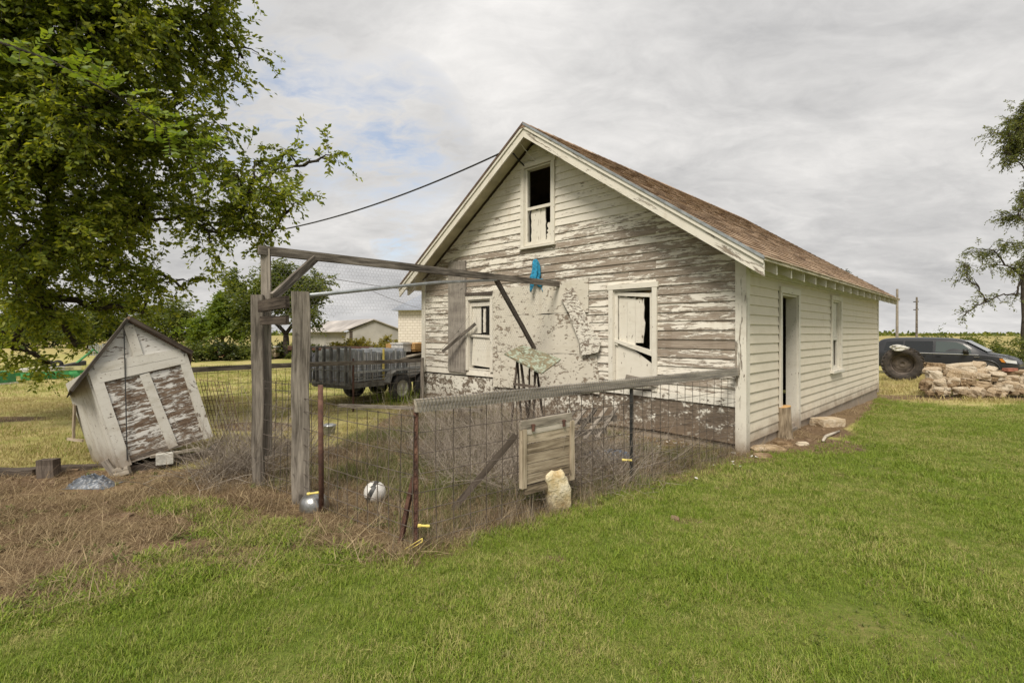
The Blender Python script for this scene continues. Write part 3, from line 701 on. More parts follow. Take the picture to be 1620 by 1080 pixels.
patch([(2.80, 2.385), (2.64, 2.10), (2.42, 1.68), (2.21, 1.46), (2.28, 1.28), (2.60, 1.22), (2.67, 1.50), (2.88, 1.95), (3.08, 2.24)], -.115, .485, 'loose_panel', 'slanting loose panel with badly cracked white paint')
# --- doorway on the side
b = MB(); jd = 0.145
b.box(DOOR[0], DOOR[0] + .03, -.02, jd, 0, DOOR[3]); b.box(DOOR[1] - .03, DOOR[1], -.02, jd, 0, DOOR[3]); b.box(DOOR[0] + .03, DOOR[1] - .03, -.02, jd, DOOR[3] - .03, DOOR[3])
dw = b.build('doorway', M['trim'], house); dw.color = (.30, 0, 0, 1)
sidepiece('casing', dw, [(DOOR[0] - .07, 0.02), (DOOR[0] + .015, .02), (DOOR[0] + .015, DOOR[3]), (DOOR[0] - .07, DOOR[3])], -.05, -.021, M['trim'], .32)
sidepiece('casing', dw, [(DOOR[1] - .015, 0.02), (DOOR[1] + .08, .02), (DOOR[1] + .08, DOOR[3]), (DOOR[1] - .015, DOOR[3])], -.05, -.021, M['trim'], .32)
sidepiece('casing', dw, [(DOOR[0] - .07, DOOR[3] + .002), (DOOR[1] + .08, DOOR[3] + .002), (DOOR[1] + .08, DOOR[3] + .10), (DOOR[0] - .07, DOOR[3] + .10)], -.055, -.021, M['trim'], .30)
sidepiece('threshold', dw, [(DOOR[0], -.02), (DOOR[1], -.02), (DOOR[1], .06), (DOOR[0], .06)], -.03, .2, M['grey_wood'])
b = MB(); b.box(0, .80, 0, .035, .07, 2.14)
dm = HM @ Matrix.Translation((DOOR[0] + .07, jd + .02, 0)) @ Matrix.Rotation(math.radians(82), 4, 'Z')
dl = link('door', b.mesh('door', M['dark_wood']), house, dm); dl['label'] = 'dark plank door standing open inside the doorway'
b = MB(); b.tube([(.72, -.03, 1.0), (.72, -.06, 1.0), (.72, -.06, 1.12), (.72, -.03, 1.12)], .008, 5); link('door_handle', b.mesh('door_handle', M['rust']), dl, dm)
# --- side window
u0, u1, z0, z1 = SWN
b = MB(); b.box(u0, u0 + .03, -.02, .12, z0, z1); b.box(u1 - .03, u1, -.02, .12, z0, z1); b.box(u0 + .03, u1 - .03, -.02, .12, z1 - .03, z1); b.box(u0 + .03, u1 - .03, -.02, .12, z0, z0 + .03)
swn = b.build('window', M['trim'], house); swn.color = (.28, 0, 0, 1)
R4 = lambda a, c_, d, e_: [(a, d), (c_, d), (c_, e_), (a, e_)]
sidepiece('casing', swn, R4(u0 - .07, u0 + .012, z0, z1), -.052, -.021, M['trim'], .30); sidepiece('casing', swn, R4(u1 - .012, u1 + .07, z0, z1), -.052, -.021, M['trim'], .30)
sidepiece('casing', swn, R4(u0 - .07, u1 + .07, z1 + .001, z1 + .09), -.056, -.021, M['trim'], .28); sidepiece('sill', swn, R4(u0 - .09, u1 + .09, z0 - .05, z0 - .001), -.09, .02, M['trim'], .30)
for k in range(3): sidepiece('board', swn, R4(u0 + .035 + .22 * k, u0 + .25 + .22 * k, 1.52, z1 - .035), .035, .05, M['trim'], .25)
sidepiece('sash', swn, R4(u0 + .032, u1 - .032, 1.46, 1.515), .015, .05, M['trim'], .3); sidepiece('sash', swn, R4(u0 + .032, u0 + .085, z0 + .032, 1.458), .02, .05, M['trim'], .3)
sidepiece('sash', swn, R4(u1 - .085, u1 - .032, z0 + .032, 1.458), .02, .05, M['trim'], .3); sidepiece('sash', swn, R4(u0 + .087, u1 - .087, z0 + .032, z0 + .08), .02, .05, M['trim'], .3)
# --- roof
V0, V1 = -OV, LEN + 0.58
UE0, UE1 = -0.39, 7.60
def slope_pt(u, v, dz): return (v, u, roof_z(u) + dz)
b = MB()
b.hexa([slope_pt(UE0, V0 + .03, -.035), slope_pt(UE0, V1, -.035), slope_pt(RU, V1, -.035), slope_pt(RU, V0 + .03, -.035), slope_pt(UE0, V0 + .03, -.012), slope_pt(UE0, V1, -.012), slope_pt(RU, V1, -.012), slope_pt(RU, V0 + .03, -.012)])
b.hexa([slope_pt(RU, V0 + .03, -.035), slope_pt(RU, V1, -.035), slope_pt(UE1, V1, -.035), slope_pt(UE1, V0 + .03, -.035), slope_pt(RU, V0 + .03, -.0), slope_pt(RU, V1, -.0), slope_pt(UE1, V1, -.0), slope_pt(UE1, V0 + .03, -.0)])
roof = b.build('roof', M['roof'], house)
b = MB()   # boards seen under the overhang
for (a0, a1, v0, v1) in ((UE0, RU, V0 + .035, -.04), (RU, UE1, V0 + .035, -.04), (UE0, -.036, -.04, V1 - .01), (WID + .03, UE1, -.04, V1 - .01)):
    b.hexa([slope_pt(a0, v0, -.058), slope_pt(a0, v1, -.058), slope_pt(a1, v1, -.058), slope_pt(a1, v0, -.058), slope_pt(a0, v0, -.037), slope_pt(a0, v1, -.037), slope_pt(a1, v1, -.037), slope_pt(a1, v0, -.037)])
b.build('soffit', M['soffit'], roof)
def rake(name, ua, ub, za, zb_, v0, v1, mat, am):
    """board along the gable edge of the roof, hanging below the deck"""
    L = math.hypot(ub - ua, roof_z(ub) - roof_z(ua)); ang = math.atan2(roof_z(ub) - roof_z(ua), ub - ua)
    if za < -.1:      # plumb cut ends
        p = [(0, 0)]
    b = MB(); P = [(ua, roof_z(ua) + za), (ub, roof_z(ub) + za), (ub, roof_z(ub) + zb_), (ua, roof_z(ua) + zb_)]
    ca_, sa_ = math.cos(ang), math.sin(ang)
    Q = [((u - ua) * ca_ + (zz - roof_z(ua)) * sa_, v0, -(u - ua) * sa_ + (zz - roof_z(ua)) * ca_) for u, zz in P]
    b.prism(Q, (0, v1 - v0, 0))
    m = Matrix(((0, 1, 0, 0), (ca_, 0, -sa_, ua), (sa_, 0, ca_, roof_z(ua)), (0, 0, 0, 1)))
    o = link(name, b.mesh(name, mat), house, HM @ m); o.color = (am, 0, 0, 1); return o
rake('fascia_board', RU - .001, UE0, -.245, -.03, V0, V0 + .03, M['trim'], .425)['label'] = 'cream rake board with cracked paint on the right slope'
rake('fascia_board', RU + .001, UE1, -.235, -.03, V0, V0 + .03, M['trim'], .36)
rake('shingle_mould', RU - .001, UE0, -.09, -.028, V0 - .022, V0 - .002, M['trim'], .40); rake('shingle_mould', RU + .001, UE1, -.09, -.028, V0 - .022, V0 - .002, M['trim'], .34)
rake('drip_edge', RU - .001, UE0 - .015, -.03, .012, V0 - .035, V0 - .022, M['galv'], 0); rake('drip_edge', RU + .001, UE1, -.03, .016, V0 - .035, V0 - .022, M['roof'], 0)
# eave board under the shingles, rafter tails
b = MB(); b.box(V0 - .02, V1, UE0 - .02, UE0 - .0, roof_z(UE0) - .055, roof_z(UE0) + .004); b.build('eave_strip', M['soffit'], house)
n = 17
for i in range(n):
    v = 0.14 + i * (V1 - 0.20) / (n - 1)
    P = [(UE0 + .03, roof_z(UE0 + .03) - .058), (UE0 + .03, roof_z(UE0 + .03) - .20), (-.031, roof_z(-.03) - .27), (-.031, roof_z(-.03) - .058)]
    b = MB(); b.prism([(v - .022, u, zz) for u, zz in P], (.044, 0, 0))
    o = b.build('rafter_tail', M['trim'], house); o.color = (.27, 0, 0, 1)
for v in (-.42 + .2, 0.5):
    P = [(UE1 - .02, roof_z(UE1 - .02) - .06), (UE1 - .02, roof_z(UE1 - .02) - .2), (WID + .03, roof_z(WID + .03) - .27), (WID + .03, roof_z(WID + .03) - .06)]
    b = MB(); b.prism([(v - .022, u, zz) for u, zz in P], (.044, 0, 0)); b.build('rafter_tail', M['trim'], house).color = (.27, 0, 0, 1)
# shingles: each near tab is a piece; the rest of the slope in one
SLOPE = math.hypot(RU - UE0, RZ - roof_z(UE0)); EXPO = 0.145
ang = math.atan2(SR, 1.0)
# slope frame: X along v, Y up the slope, Z out of it
ys = Vector((0, math.cos(ang), math.sin(ang))); xs = Vector((1, 0, 0)); zs_ = xs.cross(ys)
RM = Matrix((xs, ys, zs_)).transposed().to_4x4(); RM.translation = Vector((V0 - .03, UE0 - .025, roof_z(UE0 - .025) - .012))
def tab_mesh(w_, h_=0.165, t_=0.009):
    b = MB(); j = [random.uniform(-.006, .006) for _ in range(4)]; q = random.uniform(0, .006)
    b.hexa([(0, j[0], .006), (w_, j[1], .006), (w_, h_, 0.001), (0, h_, 0.001), (0, j[0], .006 + t_ + q), (w_, j[1], .006 + t_ + q), (w_, h_, 0.006), (0, h_, 0.006)])
    return b
tabs = []
ncourse = int(SLOPE / EXPO) + 1
for r in range(ncourse):
    x = -random.uniform(0, .15)
    while x < V1 - V0 + .02:
        w_ = random.choice((.11, .15, .19, .24, .30)); x0 = max(x, 0); x1 = min(x + w_ - .006, V1 - V0 + .04)
        if x1 - x0 > .03: tabs.append((x0, r * EXPO, x1 - x0))
        x += w_
def cam_d2(tb):
    p = HM @ RM @ Vector((tb[0], tb[1], 0)); return (p - Vector((0, 0, EYE))).length
tabs.sort(key=cam_d2)
cache = {}
rest = MB()
for i, (x, y, w_) in enumerate(tabs):
    if i < 290:
        k = (round(w_, 2), i % 3)
        if k not in cache: cache[k] = tab_mesh(w_).mesh('shingle', M['shingle'])
        link('shingle', cache[k], roof, HM @ RM @ Matrix.Translation((x, y, 0)))
    else:
        tb = tab_mesh(w_); rest.add([(a + x, b_ + y, c_) for a, b_, c_ in tb.v], tb.f)
o = link('shingles', rest.mesh('shingles', M['shingle'], fix=False), roof, HM @ RM); o['kind'] = 'stuff'
b = MB(); x = V0 - .03
while x < V1:
    x1 = x + .21
    b.hexa([(x, RU - .15, roof_z(RU - .15) + .014), (x1 + .06, RU - .15, roof_z(RU - .15) + .006), (x1 + .06, RU + .15, roof_z(RU + .15) + .016), (x, RU + .15, roof_z(RU + .15) + .022), (x, RU, RZ + .022), (x1 + .06, RU, RZ + .012), (x1 + .06, RU + .001, RZ + .012), (x, RU + .001, RZ + .022)])
    x = x1
b.build('ridge_cap', M['shingle'], roof)
LOCALM = None
# wires on the gable peak
def gpt(x, y, off): # point in front of the gable by off metres, at photo pixel
    k = (x - 810) / FPX; P = HA - HL * off; u = (k * P[1] - P[0]) / (HW[0] - k * HW[1]); d = P[1] + u * HW[1]
    return Vector((P[0] + u * HW[0], d, EYE + (HZ - y) / FPX * d))
b = MB(); b.tube([gpt(822, 226, .4), gpt(838, 246, .15), gpt(846, 254, .06), gpt(847, 261, .05)], .006, 5); b.tube([gpt(810, 229, .45), gpt(820, 225, .44)], .006, 5)
b.tube([gpt(833, 252, .05), gpt(840, 253, .06), gpt(844, 250, .06), gpt(841, 255, .05)], .008, 5)
b.build('service_wire', M['white_wire'], house)
ca0 = gpt(803, 237, .42)
def sag(p, q, s, n=24): return [Vector(p).lerp(Vector(q), i / n) - Vector((0, 0, s * 4 * (i / n) * (1 - i / n))) for i in range(n + 1)]
far_end = px(150, 388, 15.5)
b = MB(); b.tube([gpt(832, 265, .03), gpt(822, 255, .1), gpt(812, 243, .3), gpt(804, 236, .43)] + sag(ca0, px(452, 362, 12.2), .16)[1:] + sag(px(452, 362, 12.2), px(-120, 330, 22), .3)[1:], .016, 6)
tag(b.build('power_cable', M['cable']), 'black overhead cable running from the gable peak into the big tree', 'cable')

# ================================================================== the wire run in front of the gable
def V3(p, z): return Vector((p[0], p[1], z))
def G(p): return gz(p[0], p[1])
U_F = np.array([FE[0] - FC[0], FE[1] - FC[1]]); U_F = U_F / np.hypot(*U_F)
frame = thing('run_frame', V3(PA, G(PA)), 'tall weathered timber frame of two posts with a long beam to the gable', 'frame')
up_b = (PB[0] - PA[0], PB[1] - PA[1], 0)
fdir = (FC[0] - PB[0], FC[1] - PB[1], 0)
plank('post', V3(PB, -.15), V3(PB + np.array([-.0, 0]), 1.99), .155, .15, M['grey_wood'], frame, up=(0.35, -0.94, 0), wob=.012, segs=10)
plank('post', V3(PA, -.15), V3(PA + np.array([-.01, 0.0]), 2.00), .11, .10, M['grey_wood'], frame, up=(0.3, -0.95, 0), wob=.01, segs=10)
plank('post', V3(PA + np.array([.035, .11]), .3), V3(PA + np.array([.02, .11]), 2.50), .09, .09, M['grey_wood'], frame, up=(0.3, -0.95, 0), wob=.008)
BE0 = V3(PA + np.array([-.02, .03]), 2.47); BE1 = gpt(884, 452, .045)
BE1 = V3((BE1.x, BE1.y), 2.47)
bd = (BE1 - BE0)
plank('beam', BE0, BE1, .045, .095, M['grey_wood'], frame, wob=.008, segs=12)
plank('brace', px(432, 470, 5.12), BE0 + bd * .135 + Vector((-.03, .0, .02)), .035, .085, M['grey_wood'], frame)
plank('crosspiece', px(411, 485, 5.22), px(455, 477, 4.86), .04, .115, M['dark_wood'], frame)  # the shadow on this crosspiece is put in as dark timber colour
plank('crosspiece', px(414, 507, 5.24), px(455, 506, 4.88), .035, .085, M['dark_wood'], frame)  # shade painted in by the dark timber here too
pj = BE0 + bd * .695
b = MB(); b.tube([px(478, 468.5, 4.80), px(600, 456, 5.9), px(690, 447, 7.0), pj + Vector((0, 0, -.045))], .021, 10); b.build('pipe', M['galv'], frame, True)
plank('brace', pj + Vector((-.01, 0, -.03)), gpt(846, 552, .09), .04, .085, M['dark_wood'], frame)
def hexnet(b, O, ux, uy, W_, H_, cell, r, keep=None, bulge=.01, thin=1):
    """hexagonal poultry netting on the plane O + ux*s + uy*t"""
    O = Vector(O); ux = Vector(ux).normalized(); uy = Vector(uy).normalized(); n_ = ux.cross(uy)
    hx = cell; hy = cell * 0.55
    rows = int(H_ / (1.5 * hy)); cols = int(W_ / hx)
    def P(s, t): return O + ux * s + uy * t + n_ * (bulge * 2 * mnoise.noise(Vector((s * 1.5, t * 1.5, 3))) + .15 * cell * mnoise.noise(Vector((s * 9, t * 9, 1)))) + uy * (.02 * mnoise.noise(Vector((s * 2, t * 2, 8))))
    for r_ in range(rows):
        t = r_ * 1.5 * hy
        for c_ in range(cols):
            s = (c_ + (.5 if r_ % 2 else 0)) * hx
            if keep and not keep(s, t): continue
            a = P(s, t); bb = P(s, t + hy); d1 = P(s + hx / 2, t + 1.5 * hy); d2 = P(s - hx / 2, t + 1.5 * hy)
            for q0, q1 in ((a, bb), (bb, d1), (bb, d2)): b.tube([q0, q1], r, 3, False)
b = MB()
bdn = bd.normalized(); BL_ = bd.length
hexnet(b, BE0 + Vector((0, 0, -1.15)) + bdn * .1, bdn, (0, 0, 1), BL_ * .92, 1.12, .046, .0009, keep=lambda s, t: t > .25 + .25 * math.sin(s * 1.3) or s > 3)
b.build('wire_netting', M['net'], frame, fix=False)
b = MB(); b.tube(sag(px(500, 436, 6.6), gpt(676, 462, .03), .02), .004, 5); b.tube(sag(px(590, 461, 7.0), gpt(680, 491, .03), .03), .003, 5); b.tube(sag(px(690, 560, 7.6), gpt(742, 500, .05), .04), .003, 5)
b.build('stay_wire', M['wire'], frame)
# right-hand fence: top rail, posts, welded wire
def weld(b, A, B, zt, zs, sp, r=.0033, z0=.02, lean=0.0, wob=.012, over=.0):
    A = np.array(A); B = np.array(B); L = np.hypot(*(B - A)); d = (B - A) / L; nn = np.array([-d[1], d[0]])
    def P(s, z):
        q = A + d * s + nn * (lean * z + wob * mnoise.noise(Vector((s * 1.2, z * 1.5, A[0]))) * 2)
        return Vector((q[0], q[1], z + G(q) + wob * mnoise.noise(Vector((s * .9, z, 7)))))
    k = int(L / sp)
    for i in range(k + 1):
        s = min(i * sp, L); b.tube([P(s, z0 + (zt - z0) * j / 5) for j in range(6)], r, 4, False)
    m = max(4, int(L / .25))
    for z in zs: b.tube([P(L * j / m, z) for j in range(m + 1)], r, 4, False)
ZS = [.05, .16, .28, .41, .55, .70, .86, 1.03]
def tpost(name, p, h, par, mat, lean=(0, 0)):
    a = V3(p, -.2); q = V3((p[0] + lean[0], p[1] + lean[1]), h)
    b = MB(); m, L = frame_of(a, q, (0.3, 0.9, 0))
    b.box(0, L, -.017, .017, -.004, .004); b.box(0, L, -.004, .004, .004, .034)
    s = .3
    while s < L - .05: b.box(s, s + .02, -.009, .009, -.011, -.004); s += .055
    return link(name, b.mesh(name, mat), par, m)
fence = thing('wire_fence', V3(FC, G(FC)), 'low wire fence with a mesh wrapped top rail running to the right house corner', 'fence')
r0 = V3(FC + U_F * .0, 1.06); r1 = V3(HA - HL * .05 - 0.0 * HW + HW * .07, 1.085)
plank('top_rail', r0, r1, .04, .095, M['pale_wood'], fence, wob=.008, segs=14)
b = MB(); nrm = Vector((U_F[1], -U_F[0], 0)); rd = (r1 - r0); RL = rd.length; ru = rd.normalized()
s = .03
while s < RL - .05:
    for sg in (1, -1):
        p0 = r0 + ru * s + nrm * .0235 + Vector((0, 0, -.05)); p1 = r0 + ru * (s + .035 * sg) + nrm * .0235 + Vector((0, 0, .05)); p2 = p1 - nrm * .046 + ru * .01
        b.tube([p0, p1, p2], .0019, 3, False)
    s += .032
for q in range(2): b.tube([r0 + ru * (RL * i / 40) + nrm * .0245 + Vector((0, 0, -.016 + q * .034 + .004 * random.random())) for i in range(41)], .0011, 3, False)
b.build('mesh_wrap', M['net'], fence, fix=False)
tpost('post', FC + np.array([.0, .02]), 1.09, fence, M['rust'])['label'] = 'rust red steel corner post'
tpost('post', FC + U_F * 2.50 + np.array([.02, .06]), 1.06, fence, M['black_metal'])['label'] = 'dark steel post halfway along the fence'
plank('post_brace', V3(FC + np.array([-.14, .10]), -.03), V3(FC + np.array([-.02, .05]), .52), .035, .03, M['rust'], fence)
b = MB(); weld(b, FC + U_F * .02, FE + np.array([-.03, -.02]), 1.03, ZS, .158); b.build('wire_mesh', M['wire'], fence, fix=False)
# insulators
def insul(p, par, ax, L=.085):
    ax = Vector(ax).normalized(); b = MB(); p = Vector(p)
    b.tube([p, p + ax * L * .25, p + ax * L * .27, p + ax * L * .7, p + ax * L * .72, p + ax * L], [.013, .013, .009, .009, .011, .011], 8)
    b.build('insulator', M['yellow'], par)
insul(px(661, 831, 3.70), fence, (1, .3, -.15)); insul(px(984, 727, 5.2), fence, (1, -.2, 0), .10)
ib = MB(); q0 = px(641, 868, 3.72); q1 = px(668, 851, 3.72)
ib.tube([q0, q1], .004, 6); ib.tube([q0 + Vector((0, 0, -.025)), q1 + Vector((0, 0, -.025))], .004, 6); ib.tube([q0, q0 + Vector((0, 0, -.025))], .004, 6); ib.tube([q1, q1 + Vector((0, 0, -.025))], .005, 6)
ib.tube([px(657, 872, 3.72), px(657, 880, 3.71)], .017, 8)
ib.build('insulator', M['yellow'], fence)
# front left fence, gate gap, back fence
fl = thing('wire_fence', V3(PB, G(PB)), 'welded wire fence panel between the square gate post and the rusty corner post', 'fence')
b = MB(); weld(b, PB + np.array([.05, -.05]), FC + np.array([-.01, .0]), .99, ZS[:-1] + [.98], .142); b.build('wire_mesh', M['wire'], fl, fix=False)
tp = np.array([-1.695, 4.50])
b = MB(); b.tube([V3(tp, -.1), V3(tp + np.array([-.01, .0]), 1.14)], .024, 8); o = b.build('post', M['rust'], fl, True); o['label'] = 'round rusty iron post'
insul(px(486, 781, 4.43), fl, (1, .05, .12), .10)
gt = thing('wire_fence', V3((PA + PB) / 2, 0), 'narrow wire gate panel hung between the two timber gate posts', 'gate')
b = MB(); weld(b, PA + np.array([.06, -.05]), PB + np.array([-.08, .06]), 1.12, ZS + [1.1], .13); b.build('wire_mesh', M['wire'], gt, fix=False)
bk = thing('wire_fence', V3(BL0, G(BL0)), 'back wire fence with one thin timber rail ending at the left house corner', 'fence')
plank('rail', V3(BL0 + (BL0 - BL1) * .12, 1.0), V3(BL1, .985), .04, .085, M['grey_wood'], bk, wob=.012, segs=16)
plank('post', V3(BL1 + np.array([-.02, -.02]), -.3), V3(BL1 + np.array([-.02, -.02]), 1.04), .07, .06, M['grey_wood'], bk)
mid = BL0 + (BL1 - BL0) * .62
tpost('post', mid, 1.08, bk, M['rust'])
b = MB(); weld(b, BL0 + (BL0 - BL1) * .1, BL1, 1.0, [.05, .2, .36, .53, .71, .92], .16, .0036); b.build('wire_mesh', M['wire'], bk, fix=False)
lp = thing('mesh_sheet', px(350, 690, 7.2), 'loose rusty piece of wire mesh leaning beside the tilted shed', 'wire mesh')
b = MB()
P00 = px(346, 715, 6.9); P10 = px(386, 712, 6.95); P01 = px(316, 601, 7.3); P11 = px(363, 605, 7.3)
for i in range(9): b.tube([P00.lerp(P10, i / 8), P01.lerp(P11, i / 8)], .004, 4)
for i in range(8): b.tube([P00.lerp(P01, i / 7), P10.lerp(P11, i / 7)], .0035, 4)
b.build('mesh', M['rust'], lp, fix=False)
left_bk = np.array([-2.15, 11.5])
# coop hatch hung on the fence
hd = np.array([U_F[0], U_F[1]])
hp = FC + U_F * (.21 * 4.675) + np.array([U_F[1], -U_F[0]]) * .035
hw_ = .63
hatch = thing('slatted_hatch', V3(hp, .25), 'slatted wooden hatch hung on the wire fence above the pale rock', 'hatch')
def hpt(s, z, o=0): q = hp + U_F * s + np.array([U_F[1], -U_F[0]]) * o; return Vector((q[0], q[1], z))
nrm2 = (U_F[1], -U_F[0], 0)
plank('stile', hpt(.025, .27), hpt(.025, .775), .05, .045, M['brown_wood'], hatch, up=nrm2, wob=.003)
plank('stile', hpt(hw_ - .025, .24), hpt(hw_ - .025, .79), .05, .045, M['brown_wood'], hatch, up=nrm2, wob=.003)
plank('rail', hpt(.052, .752), hpt(hw_ - .052, .765), .055, .025, M['pale_wood'], hatch, up=nrm2, wob=.003)
plank('rail', hpt(-.005, .812), hpt(hw_ - .03, .826), .075, .03, M['pale_wood'], hatch, up=nrm2, wob=.003)
for i in range(5): plank('slat', hpt(.052, .685 - .088 * i + .002), hpt(hw_ - .052, .695 - .088 * i), .082, .016, M['brown_wood'], hatch, up=nrm2, wob=.003)
plank('rail', hpt(.04, .245, .0), hpt(hw_ - .055, .252), .07, .024, M['brown_wood'], hatch, up=nrm2, wob=.003)
for s in (.12, .49):
    b = MB(); c_ = hpt(s, .782, .026); b.tube([c_ + Vector((0, 0, .03)), c_ - Vector((0, 0, .03))], .014, 8); b.tube([c_ + Vector((.02, 0, .02)), c_ + Vector((-.02, 0, .02))], .006, 6); b.build('hinge', M['rust'], hatch)
b = MB(); c_ = hpt(.575, .87, .0); b.tube([c_ + Vector((.012 * math.cos(a), 0, .03 * math.sin(a))) for a in np.linspace(0, 6.28, 12)], .003, 5); b.build('hook', M['white_wire'], hatch)

# ------------------------------------------------------------------ rocks
def rock_mesh(name, mat, sx, sy, sz, seed, blocky=.55, sub=3, rough=.12):
    bm = bmesh.new(); bmesh.ops.create_cube(bm, size=2); bmesh.ops.subdivide_edges(bm, edges=bm.edges[:], cuts=sub, use_grid_fill=True)
    for v in bm.verts:
        c_ = v.co.copy(); s_ = c_.normalized() * 1.25
        c_ = c_ * blocky + s_ * (1 - blocky)
        d = mnoise.noise(c_ * .9 + Vector((seed * 7.1, 0, 0))) * rough * 2 + mnoise.noise(c_ * 2.3 + Vector((0, seed * 3.3, 0))) * rough
        c_ += c_.normalized() * d + Vector((mnoise.noise(c_ * 1.1 + Vector((seed, 5, 0))), mnoise.noise(c_ * 1.1 + Vector((seed, 0, 5))), 0)) * rough
        v.co = Vector((c_.x * sx, c_.y * sy, c_.z * sz))
    me = bpy.data.meshes.new(name); bm.to_mesh(me); bm.free(); me.materials.append(mat)
    for p in me.polygons: p.use_smooth = False
    return me
me = rock_mesh('rock', M['cream_rock'], .105, .08, .195, 3, .45, 7, .10)
for v in me.vertices:
    if v.co.z > .12: v.co.x -= .02
    if v.co.z < .02: v.co.x += .012
me.polygons.foreach_set('use_smooth', [True] * len(me.polygons))
rk = link('rock', me, None, Matrix.Translation(gp(879, 804) + Vector((0, -.0, .17))) @ Matrix.Rotation(.35, 4, 'Z') @ Matrix.Rotation(-.10, 4, 'Y') @ Matrix.Rotation(.12, 4, 'X'))
tag(rk, 'tall cream coloured rock propped against the slatted hatch', 'rock')
# the stone pile by the van (centre x, y, width, height in ninths of a photo pixel from 1440, 540; tilt)
PILE = [(350, 350, 280, 80, .1, 3), (480, 395, 260, 90, .3, 3), (700, 370, 330, 100, -.2, 3), (950, 350, 200, 80, .15, 3), (1010, 440, 190, 110, .2, 2), (1140, 430, 160, 110, .4, 2), (1410, 445, 370, 50, 0, 2), (1600, 440, 80, 60, 0, 2),
        (310, 415, 220, 70, 0, 2), (330, 490, 190, 130, .1, 1), (470, 520, 190, 70, .2, 1), (740, 480, 200, 110, .3, 1), (880, 490, 130, 120, .3, 1), (1150, 540, 330, 80, .05, 1), (1420, 530, 270, 80, .03, 1), (1600, 570, 110, 110, .1, 1), (1700, 500, 200, 90, 0, 1),
        (230, 610, 140, 110, .4, 0), (400, 600, 220, 110, -.2, 0), (560, 640, 190, 70, -.2, 0), (620, 560, 160, 100, .2, 0), (740, 610, 180, 120, -.3, 0), (860, 560, 130, 50, 0, 0), (980, 610, 340, 80, .1, 0), (1350, 625, 380, 110, 0, 0), (1620, 650, 160, 70, .05, 0), (1800, 640, 220, 110, 0, 0), (1750, 560, 220, 80, 0, 0),
        (200, 690, 80, 35, 0, -1), (340, 702, 120, 35, 0, -1), (505, 690, 90, 60, .1, -1), (720, 710, 210, 100, -.15, -1), (790, 745, 110, 60, 0, -1), (930, 720, 230, 120, .05, -1), (1190, 715, 310, 110, .03, -1), (1440, 725, 210, 60, 0, -1), (1600, 712, 130, 40, 0, -1), (1760, 720, 200, 80, 0, -1),
        (600, 480, 200, 120, .2, 0.5), (1050, 500, 200, 80, .1, .5), (1250, 480, 200, 70, .0, .6), (850, 420, 200, 100, .0, 1.5)]
def pile_label(x, y, w_, h_, lev):
    if lev == 3: return {350: 'upper left slab on the stone pile, beside the big tyre', 480: 'sloping pale stone at the top of the pile near the tyre', 700: 'largest flat slab tilted on top of the stone pile', 950: 'flat stone on the pile top in front of the van door'}.get(x)
    return {(1410, 445): 'long thin slab under the red brick on the stone pile', (1350, 625): 'long rounded beige block in the second course of the pile right end', (1190, 715): 'long pale block lying in the grass at the foot of the pile', (980, 610): 'dark edged flat slab in the middle of the stone pile', (1010, 440): 'grey weathered stone below the van wheel on the pile', (200, 690): 'small flat stone lying at the left foot of the pile', (340, 702): 'thin flat stone in the grass at the left foot of the pile', (230, 610): 'leftmost brownish stone of the pile'}.get((x, y))
vars_ = [rock_mesh('stone', M['stone'], 1, 1, 1, 20 + i, .70, 3, .15) for i in range(9)]
for i, (x, y, w_, h_, a, lev) in enumerate(PILE):
    Y = 13.65 + .22 * (lev + 1)
    pxx, pyy = 1440 + x / 9, 540 + y / 9
    c_ = px(pxx, pyy, Y); W_ = w_ / 9 / FPX * Y / 2; H_ = h_ / 9 / FPX * Y / 2
    if lev == -1: c_.z = max(c_.z, gz(c_.x, c_.y) + H_ * .7)
    D_ = random.uniform(.16, .26); H_ *= 1.02; W_ *= .94
    th_ = math.atan2(pxx - 810, FPX); W_ *= math.cos(th_) ** .6
    m = Matrix.Translation(c_ + Vector((.03, .04, 0))) @ Matrix.Rotation(-th_ + random.uniform(-.3, .3), 4, 'Z') @ Matrix.Rotation(a * .8, 4, 'Y') @ Matrix.Rotation(random.uniform(-.15, .2), 4, 'X') @ Matrix.Diagonal((W_ * 1.0, D_, H_ * 1.08, 1))
    o = link('stone', vars_[i % 9], None, m)
    nm_ = {3: 'top course', 2: 'upper course', 1: 'middle course', 0: 'lower course', -1: 'foot'}.get(lev)
    lab = pile_label(x, y, w_, h_, lev)
    if not lab and x >= 1690: lab = 'beige stone at the far right end of the pile, past the red brick'
    if not lab and nm_:
        k_ = sorted(q[0] for q in PILE if q[5] == lev).index(x)
        lab = '%s stone from the left in the %s of the stone pile' % (('first', 'second', 'third', 'fourth', 'fifth', 'sixth', 'seventh', 'eighth', 'ninth', 'tenth')[min(k_, 9)], nm_)
    lab = lab or {600: 'recessed stone filling the left of the pile under the top slab', 1050: 'recessed stone filling the middle of the stone pile', 1250: 'recessed stone filling the right of the stone pile', 850: 'recessed stone under the largest tilted slab of the pile'}[x]
    tag(o, lab, 'stone', 'stones heaped in front of the van')
m = Matrix.Translation(px(1440 + 1420 / 9, 540 + 402 / 9, 14.25)) @ Matrix.Rotation(.1, 4, 'Z')
b = MB(); b.box(-.16, .16, -.08, .08, -.04, .045)
tag(link('brick', b.mesh('brick', M['red_stone']), None, m), 'red brick lying on top of the stone pile', 'brick')
